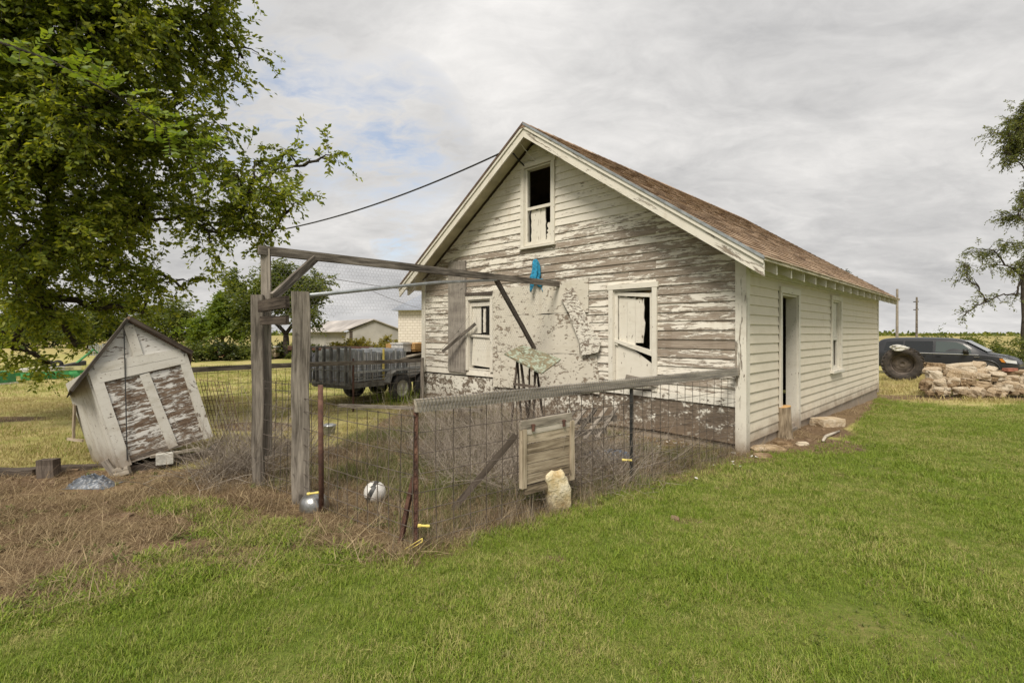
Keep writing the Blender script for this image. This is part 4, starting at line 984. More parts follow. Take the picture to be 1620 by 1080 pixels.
for k in range(26):
    x, y = random.uniform(240, 1560), random.choice((470, 540, 590, 650, 690, 735)); pxx, pyy = 1440 + x / 9, 540 + y / 9; Y = 13.45 + (720 - y) / 400; r_ = random.uniform(.05, .11)
    o = link('stone', vars_[k % 9], None, Matrix.Translation(px(pxx, pyy, Y)) @ Matrix.Rotation(random.uniform(0, 6), 4, 'Z') @ Matrix.Rotation(random.uniform(-.5, .5), 4, 'X') @ Matrix.Diagonal((r_, r_ * .8, r_ * .6, 1)))
    tag(o, 'small chip of rubble wedged between the larger stones of the pile', 'stone', 'rubble chips between the pile stones')
# stones, slab, stick and stump by the door
for (x, y, w_, d_, h_, lab) in ((1214, 712, .20, .12, .05, 'flat pale stone in the dirt beside the house corner'), (1207, 724, .10, .07, .045, 'small white stone at the grass edge by the house corner'), (1238, 704, .11, .08, .04, 'thin pale stone in the dirt in front of the log stump'), (1269, 703, .07, .05, .03, 'small flat stone right of the log stump')):
    p = gp(x, y); o = link('stone', rock_mesh('stone', M['stone'], w_, d_, h_, x, .6, 3, .12), None, Matrix.Translation(p + Vector((0, 0, h_ * .3)))); tag(o, lab, 'stone', 'stones on the bare dirt by the door')
o = link('stone_block', rock_mesh('stone_block', M['stone'], .23, .15, .085, 91, .9, 3, .05), None, Matrix.Translation(gp(1309, 673) + Vector((0, 0, .045))) @ Matrix.Rotation(.25, 4, 'Z')); tag(o, 'squared grey stone block on the dirt beside the doorway', 'stone')
b = MB(); q = [gp(1302, 700), gp(1306, 693), gp(1315, 689), gp(1328, 684)]; b.tube([p + Vector((0, 0, .025)) for p in q], [.018, .024, .022, .014], 7); tag(b.build('stick', M['pale_wood'], None, True), 'short bleached stick lying on the dirt near the door', 'stick')
sp_ = gp(1240, 692)
b = MB(); prof = []
n = 18; rings = 9; vs = []
for i in range(rings):
    z = -.03 + .50 * i / (rings - 1)
    for j in range(n):
        a = 2 * math.pi * j / n; r = (.105 + .03 * math.exp(-z * 6)) * (1 + .12 * mnoise.noise(Vector((math.cos(a) * 1.6, math.sin(a) * 1.6, z * .8))) + .05 * mnoise.noise(Vector((math.cos(a) * 6, math.sin(a) * 6, z * 2))))
        vs.append((r * math.cos(a), r * math.sin(a), z + (.015 * math.cos(a) if i == rings - 1 else 0)))
fs = [(i * n + j, i * n + (j + 1) % n, (i + 1) * n + (j + 1) % n, (i + 1) * n + j) for i in range(rings - 1) for j in range(n)]
b.add(vs, fs)
st = thing('log_stump', sp_, 'upright sawn log standing on the dirt in front of the open doorway', 'log')
rm = Matrix.Translation(sp_) @ Matrix.Rotation(-math.pi / 2, 4, 'Y')
b2 = MB(); b2.add([(v_[2], v_[1], -v_[0]) for v_ in vs], fs); link('bark', b2.mesh('bark', M['brown_wood']), st, rm)
b2 = MB(); top = vs[-n:]; b2.prism([(v_[0] * .97, v_[1] * .97, v_[2] - .02) for v_ in top], (0, 0, .024)); link('cut_top', b2.mesh('cut_top', M['new_wood']), st, Matrix.Translation(sp_))
# blue rag on the beam end
rag = thing('blue_rag', gpt(847, 415, .12), 'blue rag tied round the beam end on the gable', 'rag')
c_ = gpt(847, 410, .11)
def drape(b, top, L, prof, folds, seed, n=26, m_=12):
    vs = []
    for i in range(m_ + 1):
        t_ = i / m_; R_ = float(np.interp(t_, [p[0] for p in prof], [p[1] for p in prof]))
        for j in range(n):
            a = 2 * math.pi * j / n; r = R_ * (1 + .32 * math.sin(folds * a + 2.2 * t_ + seed) + .22 * mnoise.noise(Vector((math.cos(a) * 2, math.sin(a) * 2, t_ * 4 + seed))))
            vs.append(Vector(top) + Vector((r * math.cos(a) * 1.15 + .03 * math.sin(3 * t_ + seed) * t_, r * math.sin(a) * .8, -L * t_ - (.05 * mnoise.noise(Vector((math.cos(a) * 3, math.sin(a) * 3, seed))) * t_))))
    b.add(vs, [(i * n + j, i * n + (j + 1) % n, (i + 1) * n + (j + 1) % n, (i + 1) * n + j) for i in range(m_) for j in range(n)] + [tuple(range(n))[::-1], tuple(range(m_ * n, m_ * n + n))])
b = MB(); drape(b, c_, .40, [(0, .018), (.12, .045), (.5, .058), (.85, .072), (1, .05)], 5, 1.0); drape(b, c_ + Vector((-.055, -.01, -.34)), .26, [(0, .03), (.4, .034), (1, .012)], 4, 2.0, 16, 8)
b.build('cloth', M['blue_cloth'], rag, True)
b = MB(); drape(b, c_ + Vector((.10, -.03, -.36)), .15, [(0, .02), (.45, .052), (.8, .05), (1, .02)], 4, 3.0, 18, 8)
b.tube([c_ + Vector((.03, -.03, -.34)), c_ + Vector((.07, -.035, -.37)), c_ + Vector((.10, -.03, -.38))], [.02, .014, .018], 6); b.tube([c_ + Vector((.10, -.03, -.5)), c_ + Vector((.13, -.05, -.60))], .007, 5)
b.build('knot', M['blue_cloth'], rag, True)
# green board on a trestle
tr = thing('trestle_table', gp(842, 692), 'tilted board with flaking green paint on a rough wooden trestle before the gable', 'table')
gA, gB, gC, gD = px(798, 559, 7.62), px(826, 545, 8.05), px(890, 561, 7.9), px(857, 590, 7.35)
nn = (gD - gA).cross(gB - gA).normalized()
if nn.z < 0: nn = -nn
xax = (gD - gA).normalized(); yax = nn.cross(xax); mm = Matrix((xax, yax, nn)).transposed().to_4x4(); mm.translation = gA
inv = mm.inverted(); b = MB(); b.prism([tuple((inv @ p)[:2]) + (0,) for p in (gA, gD, gC, gB)], (0, 0, -.025))
o = link('table_top', b.mesh('table_top', M['green_board']), tr, mm); o.color = (.515, 0, 0, 1)
for (x0, y0, Y0, x1, y1, Y1) in ((818, 572, 7.72, 806, 700, 7.45), (824, 574, 7.75, 840, 700, 7.55), (838, 580, 7.7, 836, 700, 8.05), (847, 582, 7.6, 843, 700, 7.5), (819, 573, 7.75, 826, 700, 8.0), (849, 582, 7.6, 862, 700, 7.9)):
    p1 = px(x1, y1, Y1); p1.z = 0.0; plank('leg', px(x0, y0, Y0), p1, .025, .035, M['dark_wood'], tr)
plank('stretcher', px(812, 607, 7.6), px(846, 612, 7.5), .03, .04, M['dark_wood'], tr)
# loose timbers in the run
def loose(name, p0, p1, w_, h_, mat, lab, cat='board', group=None): o = plank(name, p0, p1, w_, h_, M[mat], None); tag(o, lab, cat, group); return o
loose('loose_board', px(716, 806, 4.58), px(816, 688, 4.52), .03, .055, 'dark_wood', 'dark board leaning diagonally against the fence inside the run')
loose('loose_board', px(536, 641, 9.4), px(762, 649, 8.7), .09, .05, 'grey_wood', 'long grey rail lying across the weeds behind the run')
loose('loose_board', gpt(700, 556, .28), gpt(752, 512, .05), .03, .06, 'grey_wood', 'thin stick leaning against the gable beside the left window')
pal = thing('broken_pallet', px(940, 690, 6.3), 'broken grey pallet of five slats tipped against the gable wall', 'pallet')
for i in range(5):
    plank('slat', px(868 + 19 * i, 700 - 2 * i, 5.75 + .12 * i), px(908 + 17 * i, 650 - 1.5 * i, 6.35 + .12 * i), .05, .018, M['grey_wood'], pal)
plank('runner', px(875, 690, 5.9), px(958, 680, 6.4), .035, .07, M['grey_wood'], pal); plank('runner', px(898, 668, 6.2), px(975, 660, 6.7), .035, .07, M['grey_wood'], pal)
loose('timber_stub', gpt(990, 597, .30), gpt(1040, 607, .02), .09, .09, 'grey_wood', 'short thick timber resting behind the fence rail under the right window', 'timber')
# ball, bowl, bucket, tarp
def ball(name, c_, r, mats, lab, cat):
    bm = bmesh.new(); bmesh.ops.create_uvsphere(bm, u_segments=28, v_segments=18, radius=r); me = bpy.data.meshes.new(name); bm.to_mesh(me); bm.free()
    for m_ in mats: me.materials.append(m_)
    for p in me.polygons:
        p.use_smooth = True
        if len(mats) > 1 and (abs(p.center.x + r * .25 + p.center.y * .2) < r * .2): p.material_index = 1
    o = link(name, me, None, Matrix.Translation(c_) @ Matrix.Rotation(.45, 4, 'Y') @ Matrix.Rotation(-.2, 4, 'Z')); return tag(o, lab, cat)
M['ball_white'] = m_plain('scuffed white leather', (.6, .58, .55), .5, 0, .2, 9, .001); M['ball_black'] = m_plain('scuffed black leather', (.03, .03, .03), .5, 0, .3, 9, .001)
p = gp(593, 795); ball('ball', p + Vector((0, 0, .095)), .102, [M['ball_white'], M['ball_black']], 'white ball with a black band lying in the weeds inside the run', 'ball')
p = gp(497, 806); bm = MB(); bm.lathe([(0.0, .15), (.05, .147), (.09, .125), (.115, .09), (.125, .03), (.135, .0), (.125, .005)], 24)
o = bm.build('metal_bowl', M['bright_metal'], None, True); o.matrix_basis = Matrix.Translation(p + Vector((0, 0, .0))) @ Matrix.Rotation(.2, 4, 'X'); tag(o, 'upturned shiny metal bowl at the foot of the square gate post', 'bowl')
p = gp(521, 690); bkt = thing('bucket', p, 'small galvanised bucket with lid behind the round rusty post', 'bucket')
b = MB(); b.lathe([(0, 0), (.075, 0), (.095, .17), (.1, .175), (.1, .165), (.093, .165)], 20, c=tuple(p)); b.build('pail', M['galv'], bkt, True); b = MB(); b.lathe([(.104, .172), (.104, .185), (.06, .20), (0, .205)], 20, c=tuple(p)); b.build('lid', M['galv'], bkt, True)
def crumple(name, p, sx, sy, h_, mat, lab, cat, n=26, seed=0):
    vs = []; fs = []
    for i in range(n):
        for j in range(n):
            u, v = i / (n - 1) * 2 - 1, j / (n - 1) * 2 - 1; r = min(1, math.hypot(u, v)); k = max(0, 1 - r ** 2)
            ridge = abs(mnoise.noise(Vector((u * 2.6 + seed, v * 2.6, 1)))) + .5 * abs(mnoise.noise(Vector((u * 6, v * 6 + seed, 4))))
            x, y = u * sx * (1 + .2 * mnoise.noise(Vector((u, v, seed)))), v * sy
            q = (p[0] + x, p[1] + y); vs.append((q[0], q[1], gz(*q) + .004 + h_ * k * (.35 + 1.1 * (.6 - ridge))))
    fs = [(i * n + j, (i + 1) * n + j, (i + 1) * n + j + 1, i * n + j + 1) for i in range(n - 1) for j in range(n - 1)]
    b = MB(); b.add(vs, fs); o = b.build(name, mat, None, False, True); return tag(o, lab, cat)
crumple('blue_tarp', gp(965, 722), .36, .22, .10, M['blue_tarp'], 'crumpled faded blue tarp in the weeds along the gable foundation', 'tarp', 26, 3)
crumple('plastic_sheet', gp(146, 768), .24, .15, .13, M['grey_tarp'], 'crumpled grey plastic sheet on the ground before the tilted shed', 'plastic sheet', 26, 8)
# ------------------------------------------------------------------ the tilted little shed
S = {'ap': (201.4, 507.6, 5.96), 'TL': (139, 587, 5.62), 'TR': (294, 558, 6.38), 'BL': (191, 737, 5.69), 'BR': (335, 690, 6.45), 'TLb': (121, 621, 6.25), 'BLb': (139, 727, 6.32)}
D = {k: px(*v_) for k, v_ in S.items()}
shed = thing('dog_house', gp(200, 752), 'small leaning wooden dog house with white battens over peeling plywood', 'dog house')
dx = (D['BR'] - D['BL']); dn = dx.cross(D['TL'] - D['BL']).normalized()        # outward normal of the front
if dn.y > 0: dn = -dn
DEP = (D['BLb'] - D['BL'] + D['TLb'] - D['TL']) / 2
def fr(s, t): # point on the front, bilinear
    a = D['BL'].lerp(D['BR'], s); c_ = D['TL'].lerp(D['TR'], s); return a.lerp(c_, t)
def fmat(): 
    x = dx.normalized(); y = -dn; zz = x.cross(y); m = Matrix((x, y, zz)).transposed().to_4x4(); m.translation = D['BL']; return m
FM = fmat(); FI = FM.inverted()
def fpanel(name, pts, o0, o1, mat, am, label=None):
    q = [FI @ p for p in pts]; b = MB(); b.prism([(p.x, -o1, p.z) for p in q], (0, o1 - o0, 0)); o = link(name, b.mesh(name, mat), shed, FM); o.color = (am, 0, 0, 1)
    if label: o['label'] = label
    return o
def ap_(s, t): # gable: from the eave line up to the apex
    return fr(s, 1).lerp(D['ap'], t)
fpanel('front_panel', [fr(0, 0), fr(1, 0), fr(1, 1), fr(0, 1)], -.015, 0, M['plywood'], .52, 'brown plywood front with paint mostly flaked off')
fpanel('gable_panel', [fr(0.0, 1), fr(1, 1), D['ap']], -.015, .001, M['plywood'], .42, 'grey painted triangular gable panel')
def strip(s0, t0, s1, t1, w_, o, am=.30):
    a, c_ = FI @ fr(s0, t0), FI @ fr(s1, t1); d = (c_ - a); d.y = 0; d.normalize(); pn = Vector((-d.z, 0, d.x)) * w_ / 2
    return fpanel('batten', [FM @ p for p in (a - pn, c_ - pn, c_ + pn, a + pn)], .001, o, M['shed_trim'] if abs(d.z) > abs(d.x) else M['shed_trim'], am)
strip(.045, -.02, .05, 1.0, .105, .022, .35); strip(.955, -.005, .955, 1.0, .105, .022, .40); strip(.55, .02, .50, .86, .10, .020, .35)
fpanel('batten', [FM @ (FI @ fr(0.06, .86)), FM @ (FI @ fr(.965, .885)), fr(.965, .965), fr(.05, .955)], .0015, .024, M['shed_trim'], .30)
fpanel('batten', [fr(.05, .958), fr(.965, .968), fr(.95, 1.06), fr(.06, 1.06)], .0015, .023, M['shed_trim'], .34)
ba = FI @ fr(.50, 1.062); bb_ = FI @ D['ap'].lerp(fr(.5, 1), .10); bd_ = (bb_ - ba); bd_.y = 0; bd_.normalize(); bn_ = Vector((-bd_.z, 0, bd_.x)) * .05
fpanel('batten', [FM @ (ba - bn_), FM @ (bb_ - bn_), FM @ (bb_ + bn_), FM @ (ba + bn_)], .0015, .022, M['shed_trim'], .36)
def fhit(x, y, o=.03):
    q = px(x, y, 1.0); d = q - Vector((0, 0, EYE)); t_ = (D['BL'] - Vector((0, 0, EYE))).dot(dn) / d.dot(dn); return Vector((0, 0, EYE)) + d * t_ + dn * o
b = MB(); b.tube([fhit(195, 524), fhit(196.5, 580), fhit(198, 640), fhit(200, 728)], .006, 5); b.build('cord', M['cable'], shed)
# side, back, floor
def dpt(p, k): return p + DEP * k
def splank(name, a, c_, d_, e_, t_, mat, am):
    n_ = (c_ - a).cross(e_ - a).normalized(); x = (c_ - a).normalized(); m = Matrix((x, n_.cross(x) * -1 if False else n_, x.cross(n_))).transposed().to_4x4(); m.translation = a; iv = m.inverted()
    b = MB(); b.prism([tuple(iv @ p) for p in (a, c_, d_, e_)], (0, t_, 0)); o = link(name, b.mesh(name, mat), shed, m); o.color = (am, 0, 0, 1); return o
for k0, k1, drop in ((.02, .19, -.05), (.20, .46, -.10), (.47, .98, .02)):
    splank('side_board', dpt(D['BL'], k0) + (D['BL'] - D['TL']) * -drop, dpt(D['TL'], k0), dpt(D['TL'], k1), dpt(D['BL'], k1) + (D['BL'] - D['TL']) * -drop, .02, M['shed_trim'], .32 + .06 * random.random())
splank('side_board', dpt(D['BR'], 0.02), dpt(D['TR'], .02), dpt(D['TR'], .98), dpt(D['BR'], .98), .02, M['plywood'], .5)
bTL, bTR, bAP = px(126, 624, 6.2), px(296, 580, 7.0), px(198, 525, 6.55)
splank('back_panel', dpt(D['BL'], .95), dpt(D['BR'], .95), bTR, bTL, .02, M['plywood'], .5)
splank('back_panel', bTL, bTR, bAP, bAP.lerp(bTL, .02), .02, M['plywood'], .5)
tipL = px(111.5, 618, 5.58); tipR = px(305, 566, 6.45); apx = D['ap'] + Vector((0, 0, .03)) + dn * .04
tipL = apx + (D['TL'] - D['ap']) * 1.42 + dn * .0; tipR = apx + (D['TR'] - D['ap']) * 1.10
splank('roof', apx, px(197, 518, 6.6), px(107, 629, 6.2), tipL, .014, M['dark_wood'], .4); splank('roof', apx, px(197, 518, 6.6), px(302, 578, 7.1), tipR, .03, M['roof'], .4)
splank('roof_shingle', apx + Vector((0, 0, .02)), px(197, 518, 6.6) + Vector((0, 0, .02)), px(302, 578, 7.1) + Vector((0, 0, .03)), tipR + Vector((0, 0, .035)), .03, M['shingle'], .4)
plank('roof_edge', apx.lerp(tipL, .02) + dn * .012, tipL + dn * .012, .02, .035, M['grey_wood'], shed); plank('roof_edge', apx.lerp(tipR, .02) + dn * .012, tipR + dn * .012, .02, .045, M['dark_wood'], shed)
plank('loose_plank', px(118, 640, 6.15), px(116, 697, 6.2), .02, .09, M['brown_wood'], shed); plank('loose_plank', px(107, 694, 6.2), px(131, 697, 6.1), .02, .03, M['brown_wood'], shed)
sk0, sk1 = px(188, 752, 5.72), px(336, 712, 6.4)
plank('skid', px(190, 745, 5.75), px(345, 716, 6.5), .09, .10, M['dark_wood'], shed); plank('skid', dpt(px(190, 745, 5.75), .8), dpt(px(345, 716, 6.5), .8), .09, .10, M['dark_wood'], shed)
splank('floor', D['BL'] + Vector((0, 0, .03)), D['BR'] + Vector((0, 0, .03)), dpt(D['BR'], 1) + Vector((0, 0, .03)), dpt(D['BL'], 1) + Vector((0, 0, .03)), .03, M['dark_wood'], .4)
plank('foot_board', px(181, 748, 5.70), px(205, 742, 5.72), .05, .09, M['pale_wood'], shed); plank('foot_board', px(166, 728, 5.68), px(186, 757, 5.72), .04, .07, M['grey_wood'], shed)
plank('foot_board', px(238, 722, 5.9), px(316, 709, 6.3), .04, .03, M['pale_wood'], shed)
b = MB(); c_ = px(261, 725, 5.98); b.box(-.085, .085, -.05, .08, -.06, .06); tag(link('concrete_block', b.mesh('concrete_block', M['tin']), None, Matrix.Translation(c_) @ Matrix.Rotation(.5, 4, 'Z')), 'pale block propping up the front of the tilted dog house', 'block')
loose('split_board', px(312, 728, 6.35), px(343, 704, 6.7), .05, .06, 'grey_wood', 'short split board leaning at the right foot of the dog house', 'board', 'split boards at the dog house'); loose('split_board', px(322, 732, 6.3), px(352, 708, 6.6), .05, .05, 'brown_wood', 'lower of two split boards at the right foot of the dog house', 'board', 'split boards at the dog house')
# timbers edging the bed at far left
tm = thing('garden_edging', gp(60, 750), 'rotten dark railway sleepers edging the bed left of the dog house', 'edging')
plank('sleeper', px(-260, 752, 5.75), px(62, 752, 5.78), .16, .19, M['dark_wood'], tm, wob=.03, segs=14); plank('sleeper', px(92, 750, 5.85), px(186, 742, 6.1), .15, .16, M['dark_wood'], tm, wob=.02)
plank('post', px(78, 778, 5.62), px(76, 726, 5.62), .19, .10, M['dark_wood'], tm, up=(0, -1, 0), wob=.01)
loose('loose_board', px(-20, 800, 5.0), px(60, 792, 5.1), .10, .03, 'dark_wood', 'dark flat board in the dead grass at the far left', 'board')

# ================================================================== trailer beside the far wall
M['trailer_metal'] = m_plain('weathered black trailer paint', (.135, .13, .12), .7, .2, .5, 6.0, .002)
TD = Vector((.536, .844, 0)); TN = Vector((-.844, .536, 0)); T0 = Vector((-3.44, 10.9, 0))
TZ = gz(-3, 12)
TM = Matrix(((TD.x, TN.x, 0, T0.x), (TD.y, TN.y, 0, T0.y), (0, 0, 1, TZ), (0, 0, 0, 1)))
trl = bpy.data.objects.new('utility_trailer', None); C.objects.link(trl); trl.matrix_basis = TM
tag(trl, 'black twin axle utility trailer with raised ramp gate parked behind the wire run', 'trailer')
def tb(name, mat, f, par=None, sm=False):
    b = MB(); f(b); return link(name, b.mesh(name, mat, sm), par or trl, TM)
TW, TL_ = 1.38, 4.4
tb('bed', M['grey_wood'], lambda b: b.box(0.02, TL_, .03, TW - .03, .50, .54))
def fr_(b):
    for y in (0, TW - .05): b.box(0, TL_, y, y + .05, .42, .52)
    for x in (0, 1.1, 2.2, 3.3, TL_ - .05): b.box(x, x + .05, .05, TW - .05, .40, .48)
tb('chassis', M['trailer_metal'], fr_)
def rl(b):
    for y in (0.0, TW - .04):
        b.box(0, TL_, y, y + .045, .74, .79)
        b.box(.06, TL_, y + .01, y + .03, .64, .66); b.box(.06, TL_, y + .01, y + .03, .57, .59)
tb('side_rail', M['galv'], rl)
for y in (.004, TW - .034):
    for x in (.02, .55, 1.15, 2.3, 3.2, 4.3): tb('stake', M['trailer_metal'], lambda b: b.box(x, x + .04, y, y + .03, .52, .74))
def rg(b):
    b.box(-.07, -.03, 0, .04, .48, 1.33); b.box(-.07, -.03, TW - .04, TW, .48, 1.33); b.box(-.07, -.03, .04, TW - .04, 1.29, 1.33); b.box(-.07, -.03, .04, TW - .04, .48, .53); b.box(-.07, -.03, .04, TW - .04, .78, .81)
ramp = tb('ramp_gate', M['trailer_metal'], rg)
for i in range(5): tb('ramp_bar', M['trailer_metal'], lambda b: b.box(-.085, -.02, .13 + i * .245, .17 + i * .245, .50, 1.31), ramp)
for i, x in enumerate((1.32, 2.13)):
    for y in (-.20, TW + .02):
        wo = tb('wheel', M['rubber'], lambda b: b.lathe([(.20, -.085), (.30, -.09), (.325, -.06), (.325, .06), (.30, .09), (.20, .085)], 28, 'y', (x, y + .09, .325)), None, True)
        tb('rim', M['tin'], lambda b: b.lathe([(0, -.05), (.06, -.055), (.12, -.03), (.17, -.045), (.205, -.075), (.205, -.02), (0, .02)], 20, 'y', (x, y + .09, .325)), wo, True)
for y0 in (-.22, TW + .01):
    def fd(b):
        pts = [(.90, .50), (.98, .70), (1.1, .76), (2.35, .76), (2.47, .70), (2.55, .50)]
        b.prism([(x, y0, z) for x, z in pts] + [(x, y0, z - .02) for x, z in pts[::-1]], (0, .21, 0))
    tb('fender', M['trailer_metal'], fd)
tb('tongue', M['trailer_metal'], lambda b: (b.hexa([(TL_, .1, .42), (TL_ + 1.1, TW / 2 - .05, .42), (TL_ + 1.1, TW / 2, .42), (TL_, .2, .42), (TL_, .1, .5), (TL_ + 1.1, TW / 2 - .05, .5), (TL_ + 1.1, TW / 2, .5), (TL_, .2, .5)]), b.hexa([(TL_, TW - .2, .42), (TL_ + 1.1, TW / 2, .42), (TL_ + 1.1, TW / 2 + .05, .42), (TL_, TW - .1, .42), (TL_, TW - .2, .5), (TL_ + 1.1, TW / 2, .5), (TL_ + 1.1, TW / 2 + .05, .5), (TL_, TW - .1, .5)])))
# load
M['sheet_pale'] = m_plain('pale sheet metal', (.46, .47, .48), .5, .3, .3, 5, .004)
M['sheet_grey'] = m_plain('grey sheet metal', (.30, .31, .33), .45, .4, .35, 5, .004)
ld = bpy.data.objects.new('metal_sheets', None); C.objects.link(ld); ld.matrix_basis = TM; tag(ld, 'bundle of upright grey sheet metal panels loaded on the trailer', 'sheet metal')
for i in range(26):
    x = .10 + i * .062; h_ = 1.22 + random.uniform(-.06, .05)
    b = MB(); b.box(x, x + random.uniform(.025, .052), .07 + random.uniform(0, .03), TW - .12, .545, h_); link('panel', b.mesh('panel', M[('sheet_grey', 'galv', 'sheet_pale')[(i * 7) % 3]]), ld, TM).color = (1, 1, 1, 1)
b = MB(); b.box(.92, .955, .03, .062, .545, 1.26); link('strap', b.mesh('strap', M['yellow']), ld, TM)
b = MB(); b.box(1.80, 2.4, .12, TW - .1, .545, .92); tag(link('white_carton', b.mesh('white_carton', M['ball_white']), None, TM), 'white carton on the trailer bed behind the sheet metal', 'carton')
b = MB()
for k in range(5): b.hexa([(1.5 + k * .02, .06 + k * .25, .98), (2.5 + k * .03, .06 + k * .25, 1.12), (2.5 + k * .03, .28 + k * .25, 1.12), (1.5 + k * .02, .28 + k * .25, .98), (1.5 + k * .02, .06 + k * .25, 1.01), (2.5 + k * .03, .06 + k * .25, 1.15), (2.5 + k * .03, .28 + k * .25, 1.15), (1.5 + k * .02, .28 + k * .25, 1.01)])
b.box(1.55, 1.62, .1, 1.2, .545, .98); b.box(2.42, 2.5, .1, 1.2, .545, 1.11)
tag(link('board_stack', b.mesh('board_stack', M['pale_wood']), None, TM), 'sloping grey boards laid over the trailer load', 'boards')
b = MB(); b.box(2.05, 3.0, .1, 1.1, 1.16, 1.21); b.box(2.02, 3.1, .08, .11, 1.215, 1.34); b.box(2.02, 3.1, 1.08, 1.11, 1.215, 1.34); b.box(2.02, 2.05, .112, 1.078, 1.215, 1.34); b.box(2.06, 3.05, .14, 1.05, 1.34, 1.36)
tag(link('lumber_crate', b.mesh('lumber_crate', M['new_wood']), None, TM), 'orange new lumber crate on top of the trailer load', 'crate')
b = MB(); b.box(1.72, 2.0, .2, .6, 1.16, 1.34); b.box(1.70, 2.02, .18, .62, 1.345, 1.38); tag(link('cooler', b.mesh('cooler', M['ball_white']), None, TM), 'white cooler on the trailer boards beside the lumber crate', 'cooler')

# ================================================================== buildings far behind
def bldg(name, c_, rz, label, cat): 
    o = bpy.data.objects.new(name, None); C.objects.link(o); o.matrix_basis = Matrix.Translation(c_) @ Matrix.Rotation(rz, 4, 'Z'); return tag(o, label, cat)
t = NT('pale block wall'); br = t.n('ShaderNodeTexBrick'); t.l(t.coord('Object', (1, 1, 1)), br.inputs['Vector']); mpx = t.n('ShaderNodeTexCoord')
sxyz = t.n('ShaderNodeSeparateXYZ'); t.l(mpx.outputs['Object'], sxyz.inputs[0]); cxy = t.n('ShaderNodeCombineXYZ'); t.l(t.math('ADD', sxyz.outputs[0], sxyz.outputs[1]), cxy.inputs[0]); t.l(sxyz.outputs[2], cxy.inputs[1]); t.l(cxy.outputs[0], br.inputs['Vector'])
br.inputs['Scale'].default_value = 1.0; br.inputs['Brick Width'].default_value = .30; br.inputs['Row Height'].default_value = .16; br.inputs['Mortar Size'].default_value = .012
br.inputs['Color1'].default_value = (.60, .555, .50, 1); br.inputs['Color2'].default_value = (.55, .505, .455, 1); br.inputs['Mortar'].default_value = (.36, .31, .25, 1)
M['block'] = t.fin(br.outputs[0], .9)
M['tin_roof'] = m_plain('grey tin roof', (.26, .28, .32), .5, .3, .2, .6, .004)
M['old_tin'] = m_plain('streaked old tin roof', (.37, .34, .32), .7, .1, .3, .5, .01)
M['shed_wall'] = m_plain('grey concrete shed wall', (.30, .285, .26), .9, 0, .2, .6, .01)
B0 = Vector(((630 - 810) / 800 * 30, 30, -.2))
bn = bldg('block_barn', B0, -.2, 'pale block barn with grey metal roof showing past the left edge of the house', 'barn')
BM_ = bn.matrix_basis
b = MB(); b.box(0, 7, 0, 6, 0, 3.2); link('wall', b.mesh('wall', M['block']), bn, BM_)
b = MB(); b.hexa([(-.35, -.35, 3.15), (7.3, -.35, 3.15), (7.3, 6.3, 3.15), (-.35, 6.3, 3.15), (1.6, 2.8, 4.9), (5.5, 2.8, 4.9), (5.5, 3.2, 4.9), (1.6, 3.2, 4.9)]); link('roof', b.mesh('roof', M['tin_roof']), bn, BM_)
for x in (.2, 1.25): b = MB(); b.box(x, x + .5, -.012, .05, 1.15, 1.28); link('vent', b.mesh('vent', M['inside']), bn, BM_)
S0 = Vector(((548 - 810) / 800 * 42, 42, -.3))
sh = bldg('grey_shed', S0, .12, 'low grey gabled shed with tin roof beyond the trailer', 'shed'); SM = sh.matrix_basis
b = MB(); b.hexa([(0, 0, 0), (4.9, 0, 0), (-.9, 9, 0), (-5.8, 9, 0), (0, 0, 2.0), (4.9, 0, 2.0), (-.9, 9, 2.0), (-5.8, 9, 2.0)]); b.prism([(0, 0, 2.0), (4.9, 0, 2.0), (2.25, 0, 3.0)], (0, .2, 0)); link('wall', b.mesh('wall', M['shed_wall']), sh, SM)
b = MB(); b.prism([(2.25, -.2, 3.02), (-.4, -.2, 1.98), (-.4, -.2, 2.06), (2.25, -.2, 3.1)], (-6.1, 9.5, 0)); link('roof', b.mesh('roof', M['old_tin']), sh, SM)
b = MB(); b.prism([(2.25, -.2, 3.02), (5.3, -.2, 1.86), (5.3, -.2, 1.94), (2.25, -.2, 3.1)], (-6.1, 9.5, 0)); link('roof', b.mesh('roof', M['old_tin']), sh, SM)
b = MB(); b.box(.25, .5, -.02, .1, .6, 2.1); link('door', b.mesh('door', M['dark_wood']), sh, SM)
# junk near the shed
def blob(name, p, sx, sy, h_, mat, lab, cat, seed): return crumple(name, p, sx, sy, h_, mat, lab, cat, 18, seed)
blob('tarp_heap', Vector((-6.9, 18.5, 0)), .9, .7, 1.35, M['black_tarp'], 'heap under a black tarp left of the trailer', 'tarp heap', 2)
rp_ = thing('pipe_rack', px(500, 560, 17), 'low rack of long rusty pipes behind the trailer gate', 'pipes')
for k in range(5): b = MB(); p = px(455, 548 + k * 1.2, 16.6); q = px(590, 549 + k * 1.2, 17.6); b.tube([p, q], .03, 6); b.build('pipe', M['rust'], rp_)
for x in (470, 570):
    p = px(x, 553, 17); b = MB(); b.box(p.x - .05, p.x + .05, p.y - .3, p.y + .3, gz(p.x, p.y) - .05, p.z - .05); b.build('trestle', M['rust'], rp_)
p = gp(430, 566); bx = thing('hive_box', p, 'small wooden box standing under the dark tree', 'box')
b = MB(); b.box(p.x - .38, p.x + .38, p.y - .3, p.y + .3, p.z + .15, p.z + .75); b.build('body', M['brown_wood'], bx); b = MB(); b.box(p.x - .42, p.x + .42, p.y - .34, p.y + .34, p.z + .755, p.z + .82); b.build('lid', M['tin'], bx); b = MB(); b.box(p.x - .3, p.x + .3, p.y - .25, p.y + .25, p.z - .05, p.z + .145); b.build('stand', M['dark_wood'], bx)
